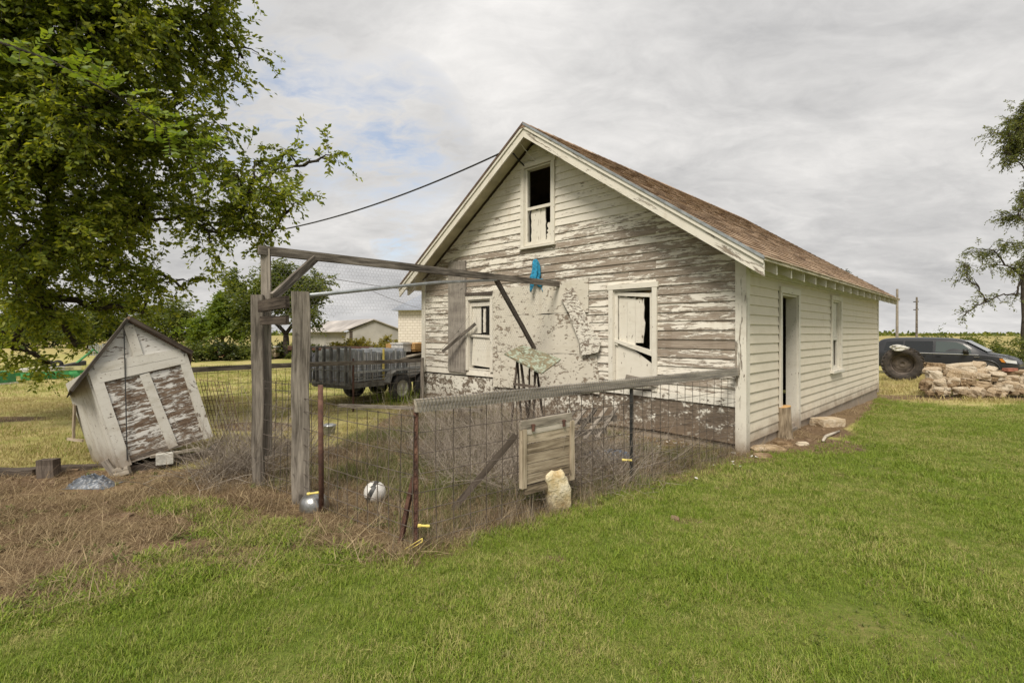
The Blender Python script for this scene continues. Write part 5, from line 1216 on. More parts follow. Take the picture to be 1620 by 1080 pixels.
for k, (x, y, s_) in enumerate(((352, 555, .35), (372, 556, .25), (392, 553, .4), (345, 553, .3), (408, 557, .3))):
    p = gp(x, y + 8); o = link('stone', rock_mesh('stone', M['stone'] if k % 2 else M['red_stone'], s_, s_ * .7, s_ * .6, 40 + k, .8, 2, .1), None, Matrix.Translation(p + Vector((0, 0, s_ * .4)))); tag(o, ['reddish lump of rubble at the left under the far tree', 'small pale lump of rubble beside the reddish one under the far tree', 'largest lump of rubble under the far tree', 'pale lump of rubble leftmost under the far tree', 'lump of rubble nearest the timber gate post under the far tree'][k], 'rubble', 'rubble under the far tree')
pf = thing('picket_fence', gp(152, 562), 'short row of grey stakes in the yard beyond the dog house', 'fence')
for k in range(8): p = px(141 + k * 3.6, 562 + (k % 2), 37); b = MB(); b.tube([(p.x, p.y, gz(p.x, p.y) - .1), (p.x, p.y, 1.6 - (543.5 - 527 + (k % 3)) / 800 * 37)], .055, 6); b.build('stake', M['galv'], pf)
# green farm implement
M['green_paint'] = m_plain('green machine paint', (.028, .19, .05), .5, 0, .3, 5, .002); M['cream_paint'] = m_plain('faded yellow hopper lid', (.55, .52, .30), .6, 0, .15, 5, .002)
im = thing('farm_implement', gp(80, 600), 'long green and yellow farm implement lying in the yard behind the big tree', 'farm implement')
iA, iB = gp(22, 600), gp(142, 594); id_ = (iB - iA); iL = id_.length; id_.normalize(); inn = Vector((-id_.y, id_.x, 0))
IM = Matrix((id_, inn, Vector((0, 0, 1)))).transposed().to_4x4(); IM.translation = iA
def ib_(name, mat, f, sm=False): b = MB(); f(b); return link(name, b.mesh(name, mat, sm), im, IM)
ib_('tool_bar', M['green_paint'], lambda b: b.box(0, iL, -.06, .06, .16, .28))
for k in range(6):
    x = .15 + k * (iL - .9) / 5
    ib_('shield', M['green_paint'], lambda b: b.hexa([(x, -.28, .02), (x + .5, -.28, .02), (x + .5, -.085, .1), (x, -.085, .1), (x, -.26, .16), (x + .36, -.26, .16), (x + .36, -.085, .26), (x, -.085, .26)]))
    ib_('hopper_lid', M['cream_paint'] if k % 3 else M['ball_white'], lambda b: b.box(x + .02, x + .5, -.05, .5, .30, .40 + .04 * (k % 2)))
    if k in (2, 3): ib_('gauge_wheel', M['rubber'], lambda b: b.lathe([(.05, -.05), (.16, -.05), (.17, 0), (.16, .05), (.05, .05)], 16, 'y', (x + .35, .35, .50)), True)
ib_('hitch_arm', M['green_paint'], lambda b: (b.tube([(iL - .6, .1, .3), (iL + .15, .2, 1.05), (iL + .5, .2, .62)], .045, 6), b.tube([(iL - .05, .05, .15), (iL + .5, .2, .62)], .05, 6)))
ib_('hitch_plate', M['black_metal'], lambda b: b.hexa([(iL - .9, .0, .38), (iL - .1, .0, .46), (iL - .1, .5, .46), (iL - .9, .5, .38), (iL - .9, .0, .44), (iL - .1, .0, .62), (iL - .1, .5, .62), (iL - .9, .5, .44)]))
p = gp(-4, 606); gb_ = thing('green_bin', p, 'green metal bin at the far left edge of the yard', 'bin')
b = MB(); b.hexa([(p.x - .4, p.y - .3, p.z + .06), (p.x + .32, p.y - .3, p.z + .06), (p.x + .32, p.y + .3, p.z + .06), (p.x - .4, p.y + .3, p.z + .06), (p.x - .42, p.y - .3, p.z + .42), (p.x + .27, p.y - .3, p.z + .42), (p.x + .27, p.y + .3, p.z + .42), (p.x - .42, p.y + .3, p.z + .42)]); b.build('body', M['green_paint'], gb_)
b = MB(); b.box(p.x - .42, p.x + .36, p.y - .32, p.y + .32, p.z, p.z + .055); b.build('skid', M['ball_white'], gb_)

# ================================================================== the van
t = NT('black car paint'); t.b.inputs['Coat Weight'].default_value = .3; t.b.inputs['Coat Roughness'].default_value = .05
n_ = t.noise(t.coord(), 3.0, 4); M['car'] = t.fin(t.mix(n_, (.010, .011, .014), (.018, .019, .022)), .45)
t = NT('dark tinted glass'); M['glass_dark'] = t.fin((.012, .014, .015), .04, 0, .6)
t = NT('windscreen glass'); M['glass'] = t.fin((.05, .065, .062), .04, 0, .7)
t = NT('red lamp lens'); M['red_lens'] = t.fin((.42, .012, .02), .15)
t = NT('clear lamp lens'); M['lens'] = t.fin((.62, .63, .65), .12, .2)
t = NT('amber lamp lens'); M['amber'] = t.fin((.55, .22, .04), .2)
M['chrome'] = m_plain('bright chrome strip', (.72, .73, .75), .15, .9, .02, 3, 0)
VY = 25.6; vrear = px(1391, 560, VY)
VR = Matrix.Translation((vrear.x, VY, gz(vrear.x + 2, VY) )) @ Matrix.Rotation(math.radians(-50), 4, 'Z')
# ground under the van: roof must sit at the right height against the horizon
VR.translation.z = EYE + (HZ - 533.5) / FPX * 24.5 - 1.745
van = bpy.data.objects.new('minivan', None); C.objects.link(van); van.matrix_basis = VR
tag(van, 'black minivan with chrome side strip parked behind the stone pile', 'van')
# body stations: x, half width, sill z, belt z, roof z, roof half width
ST = [(0.02, .80, .42, .95, 1.02, .70), (.06, .90, .34, 1.02, 1.38, .66), (.16, .96, .30, 1.06, 1.62, .70), (.40, .985, .27, 1.07, 1.70, .72), (.9, .995, .25, 1.07, 1.735, .735), (1.7, 1.0, .24, 1.06, 1.745, .745), (2.5, 1.0, .24, 1.05, 1.735, .745), (3.0, 1.0, .24, 1.045, 1.70, .735), (3.3, .995, .24, 1.04, 1.62, .73), (3.65, .99, .24, 1.035, 1.42, .735), (4.0, .985, .24, 1.03, 1.16, .75), (4.2, .98, .24, 1.01, 1.06, .74), (4.5, .965, .25, .97, 1.02, .70), (4.85, .92, .26, .88, .94, .64), (5.05, .83, .28, .74, .80, .56), (5.14, .70, .34, .60, .64, .5)]
def ring(s):
    x, w_, zs0, zb, zr, wr = s
    R_ = [(w_ * .90, zs0), (w_ * .985, zs0 + .10), (w_, zs0 + (zb - zs0) * .55), (w_ * .985, zb - .03), (w_ * .965, zb), (wr + (w_ * .965 - wr) * .12, zb + (zr - zb) * .86), (wr - .06, zr - .015), (wr * .5, zr + .012)]
    L_ = [(-y, z) for y, z in R_[::-1]]
    return [(x, -y, z) for y, z in R_] + [(x, -y, z) for y, z in L_]
b = MB(); rings_ = [ring(s) for s in ST]; n = len(rings_[0])
b.add([p for r in rings_ for p in r], [(i * n + j, i * n + (j + 1) % n, (i + 1) * n + (j + 1) % n, (i + 1) * n + j) for i in range(len(ST) - 1) for j in range(n)] + [tuple(range(n))[::-1], tuple(range((len(ST) - 1) * n, len(ST) * n))])
body = link('body', b.mesh('body', M['car']), van, VR)
sm = body.modifiers.new('smooth', 'SUBSURF'); sm.levels = 1; sm.render_levels = 2
body.data.polygons.foreach_set('use_smooth', [True] * len(body.data.polygons))
def stat(x):
    xs_ = [s[0] for s in ST]; return [float(np.interp(x, xs_, [s[k] for s in ST])) for k in range(1, 6)]
def glass(name, pts, side, mat, out_=.012):
    """pts: (x, t) with t from belt (0) to roof edge (1); laid just outside the upper body"""
    P = []
    for x, t_ in pts:
        w_, zs0, zb, zr, wr = stat(x); y0, z0 = w_ * .965, zb; y1, z1 = wr + (w_ * .965 - wr) * .12, zb + (zr - zb) * .86
        P.append((x, side * (y0 + (y1 - y0) * t_ + out_), z0 + (z1 - z0) * t_))
    b = MB(); b.prism(P, (0, -side * .03, 0)); return link(name, b.mesh(name, mat), van, VR)
for sd in (-1, 1):
    glass('side_window', [(.42, .12), (1.16, .10), (1.16, .88), (.50, .84)], sd, M['glass_dark']); glass('side_window', [(1.24, .08), (2.28, .06), (2.28, .90), (1.24, .89)], sd, M['glass_dark'])
    glass('side_window', [(2.38, .06), (3.62, .10), (3.58, .40), (3.32, .80), (3.1, .90), (2.38, .91)], sd, M['glass'])
    b = MB(); 
    for x0, x1 in ((1.15, 3.85),):
        k = 8; P = []
        for i in range(k + 1):
            x = x0 + (x1 - x0) * i / k; w_, zs0, zb, *_r = stat(x); P.append((x, sd * (w_ * .975 + .016), zb - .03))
        b.tube(P, .015, 6)
    link('chrome_strip', b.mesh('chrome_strip', M['chrome']), van, VR)
    b = MB(); b.tube([(1.5, sd * 1.005, .42), (3.45, sd * 1.005, .42)], .02, 6); link('sill_strip', b.mesh('sill_strip', M['chrome']), van, VR)
    b = MB(); b.hexa([(3.33, sd * .99, 1.07), (3.55, sd * .99, 1.07), (3.50, sd * 1.20, 1.10), (3.36, sd * 1.20, 1.10), (3.33, sd * .99, 1.22), (3.52, sd * .99, 1.22), (3.48, sd * 1.20, 1.25), (3.36, sd * 1.20, 1.25)]); link('mirror', b.mesh('mirror', M['black_metal'], True), van, VR)
    for x in (2.3,): b = MB(); b.box(x - .004, x + .004, sd * 1.0 - .006, sd * 1.0 + .006, .34, 1.02); link('door_seam', b.mesh('door_seam', M['rubber']), van, VR)
    for x in (1.95, 2.5): b = MB(); b.box(x - .09, x + .09, sd * 1.01 - .015, sd * 1.01 + .015, .90, .935); link('door_handle', b.mesh('door_handle', M['car']), van, VR)
    b = MB(); b.hexa([(4.72, sd * .97, .70), (5.04, sd * .88, .66), (5.0, sd * .70, .66), (4.72, sd * .80, .70), (4.62, sd * 1.0, .86), (5.02, sd * .88, .78), (4.98, sd * .70, .77), (4.62, sd * .85, .88)]); link('headlight', b.mesh('headlight', M['lens']), van, VR)
    b = MB(); b.hexa([(4.58, sd * .99, .72), (4.70, sd * .975, .70), (4.70, sd * .82, .70), (4.60, sd * .86, .72), (4.50, sd * .995, .86), (4.61, sd * 1.0, .86), (4.64, sd * .85, .86), (4.55, sd * .87, .86)]); link('turn_signal', b.mesh('turn_signal', M['amber']), van, VR)
    b = MB(); b.hexa([(0.0, sd * .85, .80), (.10, sd * .965, .80), (.16, sd * .93, .80), (.05, sd * .8, .80), (.03, sd * .78, 1.16), (.13, sd * .93, 1.16), (.18, sd * .88, 1.16), (.07, sd * .72, 1.16)]); link('tail_light', b.mesh('tail_light', M['red_lens']), van, VR)
    for x in (.98, 4.12):
        b = MB(); b.lathe([(.0, 0), (.40, 0), (.40, .004), (.0, .004)], 28, 'y', (x, sd * .992, .36)); link('wheel_arch', b.mesh('wheel_arch', M['rubber']), van, VR)
        b = MB(); b.lathe([(.395, 0), (.44, .0), (.44, .014 * sd), (.395, .014 * sd)], 28, 'y', (x, sd * .994, .36), True); link('arch_lip', b.mesh('arch_lip', M['car'], True), van, VR)
        b = MB(); b.lathe([(.20, -.1), (.31, -.11), (.335, -.07), (.335, .07), (.31, .11), (.20, .1)], 28, 'y', (x, sd * .93, .33)); wo = link('wheel', b.mesh('wheel', M['rubber'], True), van, VR)
        b = MB(); b.lathe([(0, .09 * sd), (.05, .10 * sd), (.19, .085 * sd), (.215, .10 * sd), (.215, 0), (0, 0)], 20, 'y', (x, sd * .93, .33)); link('rim', b.mesh('rim', M['galv'], True), wo, VR)
b = MB(); b.hexa([(3.40, -.66, 1.61), (4.10, -.74, 1.135), (4.10, .74, 1.135), (3.40, .66, 1.61), (3.37, -.66, 1.625), (4.11, -.74, 1.15), (4.11, .74, 1.15), (3.37, .66, 1.625)]); link('windscreen', b.mesh('windscreen', M['glass']), van, VR)
b = MB(); b.box(.015, .05, -.45, .45, .55, .68); link('number_plate_panel', b.mesh('number_plate_panel', M['black_metal']), van, VR)
b = MB(); b.hexa([(4.9, -.80, .30), (5.28, -.6, .32), (5.28, .6, .32), (4.9, .80, .30), (4.9, -.82, .50), (5.28, -.6, .50), (5.28, .6, .50), (4.9, .82, .50)]); link('bumper', b.mesh('bumper', M['car']), van, VR)
b = MB(); b.box(3.70, 3.88, -1.02, -.985, .90, .925); link('badge', b.mesh('badge', M['chrome']), van, VR)
# the big tyre standing at the house corner
p = px(1428, 600, 20.5); TR_ = .80; gzt = px(1428, 603, 20.5).z
ty = thing('tractor_tyre', (p.x, p.y, gzt), 'huge worn tractor tyre standing on edge behind the house corner', 'tyre')
tM = Matrix.Translation((p.x, p.y, gzt + TR_ * .88)) @ Matrix.Rotation(math.radians(-36), 4, 'Z') @ Matrix.Rotation(math.radians(6), 4, 'X') @ Matrix.Diagonal((.88, .8, .88, 1))
b = MB(); b.lathe([(.46, -.16), (.54, -.21), (.66, -.235), (.745, -.20), (.765, -.1), (.77, 0), (.765, .1), (.745, .2), (.66, .235), (.54, .21), (.46, .16), (.44, 0)], 44, 'y', (0, 0, 0), True)
link('casing', b.mesh('casing', M['rusty_rubber'], True), ty, tM)
b = MB()
for k in range(26):
    a = 2 * math.pi * k / 26
    for sgn in (-1, 1):
        a0 = a + (.12 if sgn > 0 else 0); c1, s1 = math.cos(a0), math.sin(a0); c2, s2 = math.cos(a0 + .22), math.sin(a0 + .22); c3, s3 = math.cos(a0 + .08), math.sin(a0 + .08); c4, s4 = math.cos(a0 + .30), math.sin(a0 + .30)
        r0_, r1_ = .755, .815
        b.hexa([(r0_ * c1, sgn * .02, r0_ * s1), (r0_ * c3, sgn * .02, r0_ * s3), (r0_ * .96 * c4, sgn * .23, r0_ * .96 * s4), (r0_ * .96 * c2, sgn * .23, r0_ * .96 * s2), (r1_ * c1, sgn * .02, r1_ * s1), (r1_ * c3, sgn * .02, r1_ * s3), (r1_ * .97 * c4, sgn * .24, r1_ * .97 * s4), (r1_ * .97 * c2, sgn * .24, r1_ * .97 * s2)])
link('tread', b.mesh('tread', M['rusty_rubber']), ty, tM)
b = MB(); b.lathe([(.47, -.13), (.455, -.10), (.44, -.05), (.43, .05), (.455, .1), (.47, .13), (.44, .12), (.41, .05), (.42, -.05), (.44, -.12)], 40, 'y', (0, 0, 0), True)
link('rim', b.mesh('rim', M['wire'], True), ty, tM)
for rr in (.58, .66): b = MB(); b.lathe([(rr, -.238 + (.012 if rr > .6 else .018)), (rr + .012, -.245 + (.012 if rr > .6 else .018)), (rr + .024, -.236 + (.012 if rr > .6 else .018))], 40, 'y'); link('sidewall_ring', b.mesh('sidewall_ring', M['rubber']), ty, tM)
b = MB()
for k in range(10): a = k * .628; b.tube([(.43 * math.cos(a), .05, .43 * math.sin(a)), (.12 * math.cos(a + .5), .03, .12 * math.sin(a + .5))], .012, 5)
b.lathe([(.10, .0), (.14, .0), (.14, .06), (.10, .06)], 16, 'y', (0, 0, 0), True); b.lathe([(0, .06), (.2, .03), (.44, .06), (.45, .08), (0, .08)], 30, 'y'); b.lathe([(.36, .03), (.38, .025), (.38, .07), (.36, .07)], 30, 'y', (0, 0, 0), True); b.lathe([(.28, .02), (.30, .02), (.30, .04), (.28, .04)], 24, 'y', (0, 0, 0), True); link('spokes', b.mesh('spokes', M['wire']), ty, tM)
crl = Vector((p.x + .02, p.y - .02, gzt + TR_ * 1.72))
o = link('flat_stone', rock_mesh('flat_stone', M['tin'], .24, .14, .10, 77, .6, 4, .28), None, Matrix.Translation(crl + Vector((-.22, -.08, -.02)))); tag(o, 'pale jagged stone resting on top of the big tyre', 'stone')
# poles
def pole(x, ytop, Y, r, lab, arm=False):
    c_ = px(x, 527, Y); zt = EYE + (HZ - ytop) / FPX * Y
    pl = thing('utility_pole', (c_.x, c_.y, gz(c_.x, c_.y)), lab, 'pole', 'utility poles along the field')
    b = MB(); b.tube([(c_.x, c_.y, gz(c_.x, c_.y) - .3), (c_.x + .02, c_.y, zt)], [r, r * .7], 8); b.build('shaft', M['grey_wood'], pl)
    if arm:
        for z in (zt - .45, zt - 1.2): b = MB(); b.tube([(c_.x - .28, c_.y, z), (c_.x + .18, c_.y, z + .04)], .05, 6); b.build('bracket', M['dark_wood'], pl)
pole(1419, 457, 40, .11, 'plain utility pole standing just past the eave of the house')
pole(1450, 470, 48, .11, 'utility pole with small brackets left of the small far shrub', True)

# ================================================================== trees
def leaf_mesh(name, cen, dirs, size, mat, asp=.52, curl=True):
    k = len(cen); cen = np.asarray(cen); d = np.asarray(dirs); d = d / (np.linalg.norm(d, axis=1, keepdims=True) + 1e-9)
    r = rng.normal(size=(k, 3)); r[:, 2] *= .6; s = np.cross(d, r); s /= (np.linalg.norm(s, axis=1, keepdims=True) + 1e-9)
    # leaves lie flattish: side vectors mostly level
    s[:, 2] *= .55; s /= (np.linalg.norm(s, axis=1, keepdims=True) + 1e-9)
    L = size * rng.uniform(.65, 1.25, (k, 1)); wd = L * asp * .5
    up = np.cross(s, d)
    v = np.empty((k, 4, 3)); v[:, 0] = cen; v[:, 1] = cen + d * L * .45 + s * wd + up * L * .06; v[:, 2] = cen + d * L - up * L * .05; v[:, 3] = cen + d * L * .45 - s * wd + up * L * .06
    me = bpy.data.meshes.new(name); me.vertices.add(k * 4); me.vertices.foreach_set('co', v.reshape(-1)); me.loops.add(k * 4); me.loops.foreach_set('vertex_index', np.arange(k * 4, dtype=np.int32))
    me.polygons.add(k); me.polygons.foreach_set('loop_start', np.arange(0, k * 4, 4, dtype=np.int32)); me.polygons.foreach_set('loop_total', np.full(k, 4, np.int32)); me.update(calc_edges=True); me.validate()
    me.materials.append(mat); return me
def curve(p, q, bow, n=7, jit=.08):
    p, q = Vector(p), Vector(q); L = (q - p).length; sd = random.random() * 50
    return [p.lerp(q, i / n) + Vector(bow) * (4 * (i / n) * (1 - i / n)) + Vector((mnoise.noise(Vector((sd, i * .6, 0))), mnoise.noise(Vector((sd, i * .6, 5))), mnoise.noise(Vector((sd, i * .6, 9))))) * jit * L * min(1, i / n * 3) for i in range(n + 1)]
def make_tree(name, base, fork_z, r0, ells, n_sec, n_twig, leaves, lsize, lmat, label, cat, group=None, twig_len=.45, droop=.25, hub=None, tw_r=.004, asp=.52, trunk_pts=None, extra=None, sec_r=.02, twseg=True, outward=.5):
    """trunk and limbs to each bough (an ellipsoid), branches inside it, twigs off those with leaves along them"""
    T_ = thing(name, base, label, cat, group)
    wood = MB(); base = Vector(base); hub_ = Vector(hub) if hub else base + Vector((0, 0, fork_z))
    wood.tube(curve(base - Vector((0, 0, .2)), hub_, (.1 * r0, 0, 0), 7, .03) if not trunk_pts else trunk_pts, [r0 * (1.25 if i == 0 else 1 - .06 * i) for i in range(8 if not trunk_pts else len(trunk_pts))], 10)
    cen = []; dr = []
    tot = sum(e_[1][0] * e_[1][1] * e_[1][2] if len(e_) < 3 else e_[2] for e_ in ells)
    placed = [(hub_, 0)]
    for e_ in sorted(ells, key=lambda q: (Vector(q[0]) - hub_).length):
        c_, rad = Vector(e_[0]), e_[1]; wgt = (rad[0] * rad[1] * rad[2] if len(e_) < 3 else e_[2]) / tot
        par_ = min(placed, key=lambda q: (q[0] - c_).length + .25 * q[1]); dep_ = par_[1] + 1; placed.append((c_, dep_))
        limb = curve(par_[0], c_, (0, 0, .10 * (c_ - par_[0]).length), 9, .07); ra_ = max(r0 * .62 * .62 ** dep_, sec_r * 1.1); wood.tube(limb, [max(ra_ * (1.25 - .55 * i / 9), sec_r) for i in range(10)], 7)
        ns = max(3, int(n_sec * wgt)); nt_ = max(10, int(n_twig * wgt)); secs = []
        for _ in range(ns):
            v = rng.normal(size=3); v /= np.linalg.norm(v); v *= rng.uniform(.6, 1.0) ; tip = c_ + Vector((v[0] * rad[0], v[1] * rad[1], v[2] * rad[2])); st_ = limb[random.choice((4, 6, 7, 8, 9))]
            s_ = curve(st_, tip, (0, 0, .1 * (tip - st_).length), 6, .10); secs.append(s_); wood.tube(s_, [sec_r * (1 - i / 7.5) for i in range(7)], 5, False)
        for _ in range(nt_):
            s_ = random.choice(secs); i = random.choice((1, 2, 3, 3, 4, 4, 5, 5, 6, 6)); p = s_[i].lerp(s_[min(6, i + 1)], random.random())
            p = p + Vector(rng.normal(size=3)) * .10 * max(rad)
            o_ = (p - c_); o_ = Vector((o_.x / rad[0], o_.y / rad[1], o_.z / rad[2])); d = Vector(rng.normal(size=3)) * .6 + o_ * outward; d.z -= droop * random.random()
            if d.length < .01: continue
            d.normalize(); L = twig_len * random.uniform(.5, 1.3); e2 = p + d * L; m_ = p + d * L * .5 + Vector((0, 0, .04 * L)); e2.z -= droop * L * .4
            if twseg: wood.tube([p, m_, e2], [tw_r, tw_r * .8, tw_r * .4], 3, False)
            k = max(4, int(leaves * random.uniform(.6, 1.3)))
            for j in range(k):
                t_ = .1 + .9 * j / (k - 1); q = (p.lerp(m_, t_ * 2) if t_ < .5 else m_.lerp(e2, t_ * 2 - 1)); lat = d.cross(Vector((0, 0, 1))); lat = lat.normalized() if lat.length > .05 else Vector((1, 0, 0))
                ld_ = d * .55 + lat * (1 if j % 2 else -1) * .8 + Vector(rng.normal(size=3)) * .35; ld_.z -= droop * .6
                cen.append(q + Vector(rng.normal(size=3)) * lsize * .25); dr.append(ld_)
    wood.build('trunk', M['bark'], T_, True, False)
    cm = leaf_mesh('crown', [tuple(c_) for c_ in cen], [tuple(d) for d in dr], lsize, lmat, asp)
    link('crown', cm, T_)
    return T_, hub_
def E_(x, y, Y, rx, ry=None, rz_=None, w_=None):
    c_ = px(x, y, Y); r = (rx, ry or rx, rz_ or rx * .8); return (c_, r) if w_ is None else (c_, r, w_)
bt = [E_(60, 30, 6.6, 1.7, 1.5, 1.1), E_(230, 40, 7.0, 1.15, 1.2, .8), E_(345, 40, 7.4, .55, .7, .42), E_(385, 92, 7.5, .30, .4, .16), E_(40, 220, 7.0, 1.5, 1.5, 1.1), E_(190, 200, 7.2, 1.2, 1.2, .95), E_(300, 230, 7.3, .85, .9, .75), E_(400, 290, 7.6, .75, .8, .55), E_(480, 262, 8.0, .44, .4, .24), E_(505, 255, 8.0, .26, .3, .16), E_(462, 330, 7.9, .46, .5, .28),
      E_(90, 370, 7.6, 1.3, 1.2, .8), E_(230, 350, 7.7, 1.0, 1.0, .65), E_(345, 370, 7.7, .75, .8, .45), E_(250, 432, 8.0, .9, .8, .35), E_(60, 470, 8.0, 1.0, 1.0, .6), E_(150, 490, 8.2, .6, .7, .40), E_(290, 458, 8.0, .5, .5, .22), E_(20, 550, 8.2, .5, .5, .45), E_(78, 575, 8.6, .42, .5, .28), E_(225, 495, 8.1, .3, .4, .15), E_(425, 375, 7.9, .45, .4, .22), E_(120, 545, 8.3, .35, .4, .22)]
bt += [E_(-140, 120, 7.5, 1.6), E_(-150, 380, 8.0, 1.3), E_(60, -130, 6.5, 1.6), E_(250, -120, 7.0, 1.2)]
tree, hub = make_tree('elm_tree', (-9.6, 8.6, 0), 3.0, .24, bt, 460, 7000, 27, .080, M['leaf'], 'large leafy elm overhanging the yard from the left side', 'tree', twig_len=.42, droop=.45, hub=(-9.0, 8.2, 3.2), outward=.45)
# the brighter compound-leaved branch hanging nearer
wb = MB(); cen = []; dr = []
main = [px(-160, 20, 3.9), px(-20, 60, 3.7), px(80, 96, 3.6), px(180, 150, 3.55), px(262, 205, 3.5), px(300, 232, 3.5)]
wb.tube([hub + Vector((.2, -.3, .8))] + main, [.03, .02, .012, .009, .007, .005, .003], 6)
for i in range(34):
    t_ = i / 33 * (len(main) - 1.001); k = int(t_); p = main[k].lerp(main[k + 1], t_ - k); d = Vector((random.uniform(.2, 1), random.uniform(-.5, .3), random.uniform(-.7, .5))).normalized(); L = random.uniform(.16, .30); e2 = p + d * L + Vector((0, 0, -.05))
    wb.tube([p, p.lerp(e2, .5) + Vector((0, 0, .015)), e2], .0018, 3, False)
    lat = d.cross(Vector((0, 0, 1))).normalized(); lat.z -= .25
    for j in range(7):
        q = p.lerp(e2, .18 + .8 * j / 6)
        for sg in (-1, 1): cen.append(q); dr.append(d * .5 + lat * sg + Vector(rng.normal(size=3)) * .18)
    cen.append(e2); dr.append(d)
br_ = wb.build('branch', M['bark'], tree, True, False); br_['label'] = 'bright green branch of feathery compound leaves'
link('foliage', leaf_mesh('foliage', [tuple(c_) for c_ in cen], [tuple(d) for d in dr], .062, M['leaf_bright'], .55), br_)
# mid-distance tree(s) behind the gate
Y = 33
make_tree('round_tree', gp(452, 565), 1.6, .28, [E_(455, 470, Y, 1.9, 2, 1.6), E_(400, 490, Y, 1.5, 2, 1.4), E_(500, 455, Y, 1.1, 1.5, 1.1), E_(440, 440, Y, 1.4, 1.5, 1.0), E_(490, 495, Y, 1.1, 1.4, 1.0), E_(380, 455, Y + 2, 1.2, 1.4, 1.0)], 120, 2100, 13, .21, M['leaf_far'], 'round dark green tree standing behind the gate posts', 'tree', 'trees behind the yard', twig_len=.6, droop=.2, tw_r=.012, sec_r=.04, twseg=False)
Y = 36
make_tree('lime_green_tree', gp(352, 562), 1.2, .18, [E_(345, 505, Y, 1.6, 1.5, 1.3), E_(310, 525, Y, 1.3, 1.5, .9), E_(370, 480, Y, 1.2, 1.2, 1.0), E_(385, 520, Y, 1.2, 1.3, .9)], 60, 1100, 13, .22, M['leaf_lime'], 'yellowish green young tree left of the gate posts', 'tree', 'trees behind the yard', twig_len=.6, tw_r=.012, sec_r=.04, twseg=False)
for i, (x, y, Y, r, h_, mat, lab) in enumerate(((262, 508, 52, 3.0, 2.0, 'leaf_far', 'broad tree in the far row above the dog house roof'), (200, 515, 58, 3.0, 1.8, 'leaf_dark', 'dark tree in the far row left of the dog house peak'), (140, 512, 55, 3.0, 2.2, 'leaf_far', 'far yard tree behind the hanging elm leaves'), (70, 510, 58, 3.2, 2.4, 'leaf_dark', 'dark far tree above the green implement'), (10, 512, 54, 3.0, 2.2, 'leaf_far', 'far tree at the left edge above the green bin'), (-70, 508, 56, 3.5, 2.6, 'leaf_dark', 'far tree beyond the left edge of the yard'))):
    c_ = px(x, y, Y)
    make_tree('yard_tree', (c_.x, c_.y, gz(c_.x, c_.y)), 1.2, .22, [((c_.x, c_.y, c_.z), (r, r, h_)), ((c_.x - r * .7, c_.y, c_.z - .4), (r * .7, r * .7, h_ * .8)), ((c_.x + r * .7, c_.y, c_.z - .3), (r * .7, r * .7, h_ * .8)), ((c_.x, c_.y - .5, 1.0), (r * 1.1, r * .8, .8))], 40, 620, 12, .34, M[mat], lab, 'tree', 'trees behind the yard', twig_len=.9, tw_r=.02, sec_r=.05, twseg=False)
def bush(name, c_, r, h_, nl, ls, mat, lab, cat='shrub', group=None):
    return make_tree(name, (c_[0], c_[1], gz(c_[0], c_[1])), h_ * .3, .03, [((c_[0], c_[1], gz(c_[0], c_[1]) + h_ * .55), (r, r, h_ * .5)), ((c_[0] - r * .5, c_[1], gz(c_[0], c_[1]) + h_ * .4), (r * .6, r * .6, h_ * .4)), ((c_[0] + r * .5, c_[1], gz(c_[0], c_[1]) + h_ * .45), (r * .55, r * .6, h_ * .45))], 20, nl, 9, ls, M[mat], lab, cat, group, twig_len=h_ * .25, tw_r=.006, sec_r=.012, twseg=False)
for i, (x, Y, r, h_) in enumerate(((300, 30, 1.6, 1.0), (345, 31, 1.6, 1.1), (395, 32, 1.5, .9), (440, 34, 1.6, .8), (480, 33, 1.2, 1.0))):
    c_ = px(x, 560, Y); bush('low_bush', (c_.x, c_.y), r, h_, 260, .2, 'leaf_dark' if i % 2 else 'leaf_far', ['low bush at the foot of the young green tree', 'dark low bush under the young tree', 'bush left of the timber gate post in the distance', 'dark bush under the round tree', 'bush at the right foot of the round tree'][i], 'shrub', 'bushes under the far trees')
for x, Y in ((548, 36), (580, 37), (612, 36), (640, 35)):
    c_ = px(x, 550, Y); bush('tall_weeds', (c_.x, c_.y), 1.2, 1.15, 260, .2, 'weed_far', 'yellowing tall weeds growing before the grey shed', 'weeds', 'tall weeds before the grey shed')
# right side: thin-leaved tree, shrubs, distant line
Y = 27
make_tree('locust_tree', (px(1622, 527, Y).x, Y, -.3), 4.6, .15, [E_(1600, 215, Y, 1.1, 1.5, 1.2), E_(1640, 200, Y, 1.6, 1.5, 1.4), E_(1590, 240, Y, .6, .8, .45), E_(1610, 340, Y, .8, 1, .6), E_(1570, 395, Y, 1.0, 1, .5), E_(1530, 420, Y, .75, .9, .30), E_(1590, 420, Y, .9, 1, .5), E_(1530, 440, Y, .5, .7, .18), E_(1560, 478, Y, .9, .9, .20), E_(1525, 500, Y, .35, .5, .28), E_(1640, 300, Y, 1.0, 1.2, .9), E_(1650, 400, Y, 1.2, 1.2, .8), E_(1700, 300, Y, 1.8, 1.8, 2.0), E_(1608, 466, Y, .5, .5, .25)], 110, 2300, 14, .14, M['leaf_airy'], 'tall airy tree with thin dark foliage at the right edge', 'tree', twig_len=.55, droop=.5, tw_r=.012, sec_r=.03, hub=(px(1618, 527, Y).x, Y, 4.6), asp=.42)
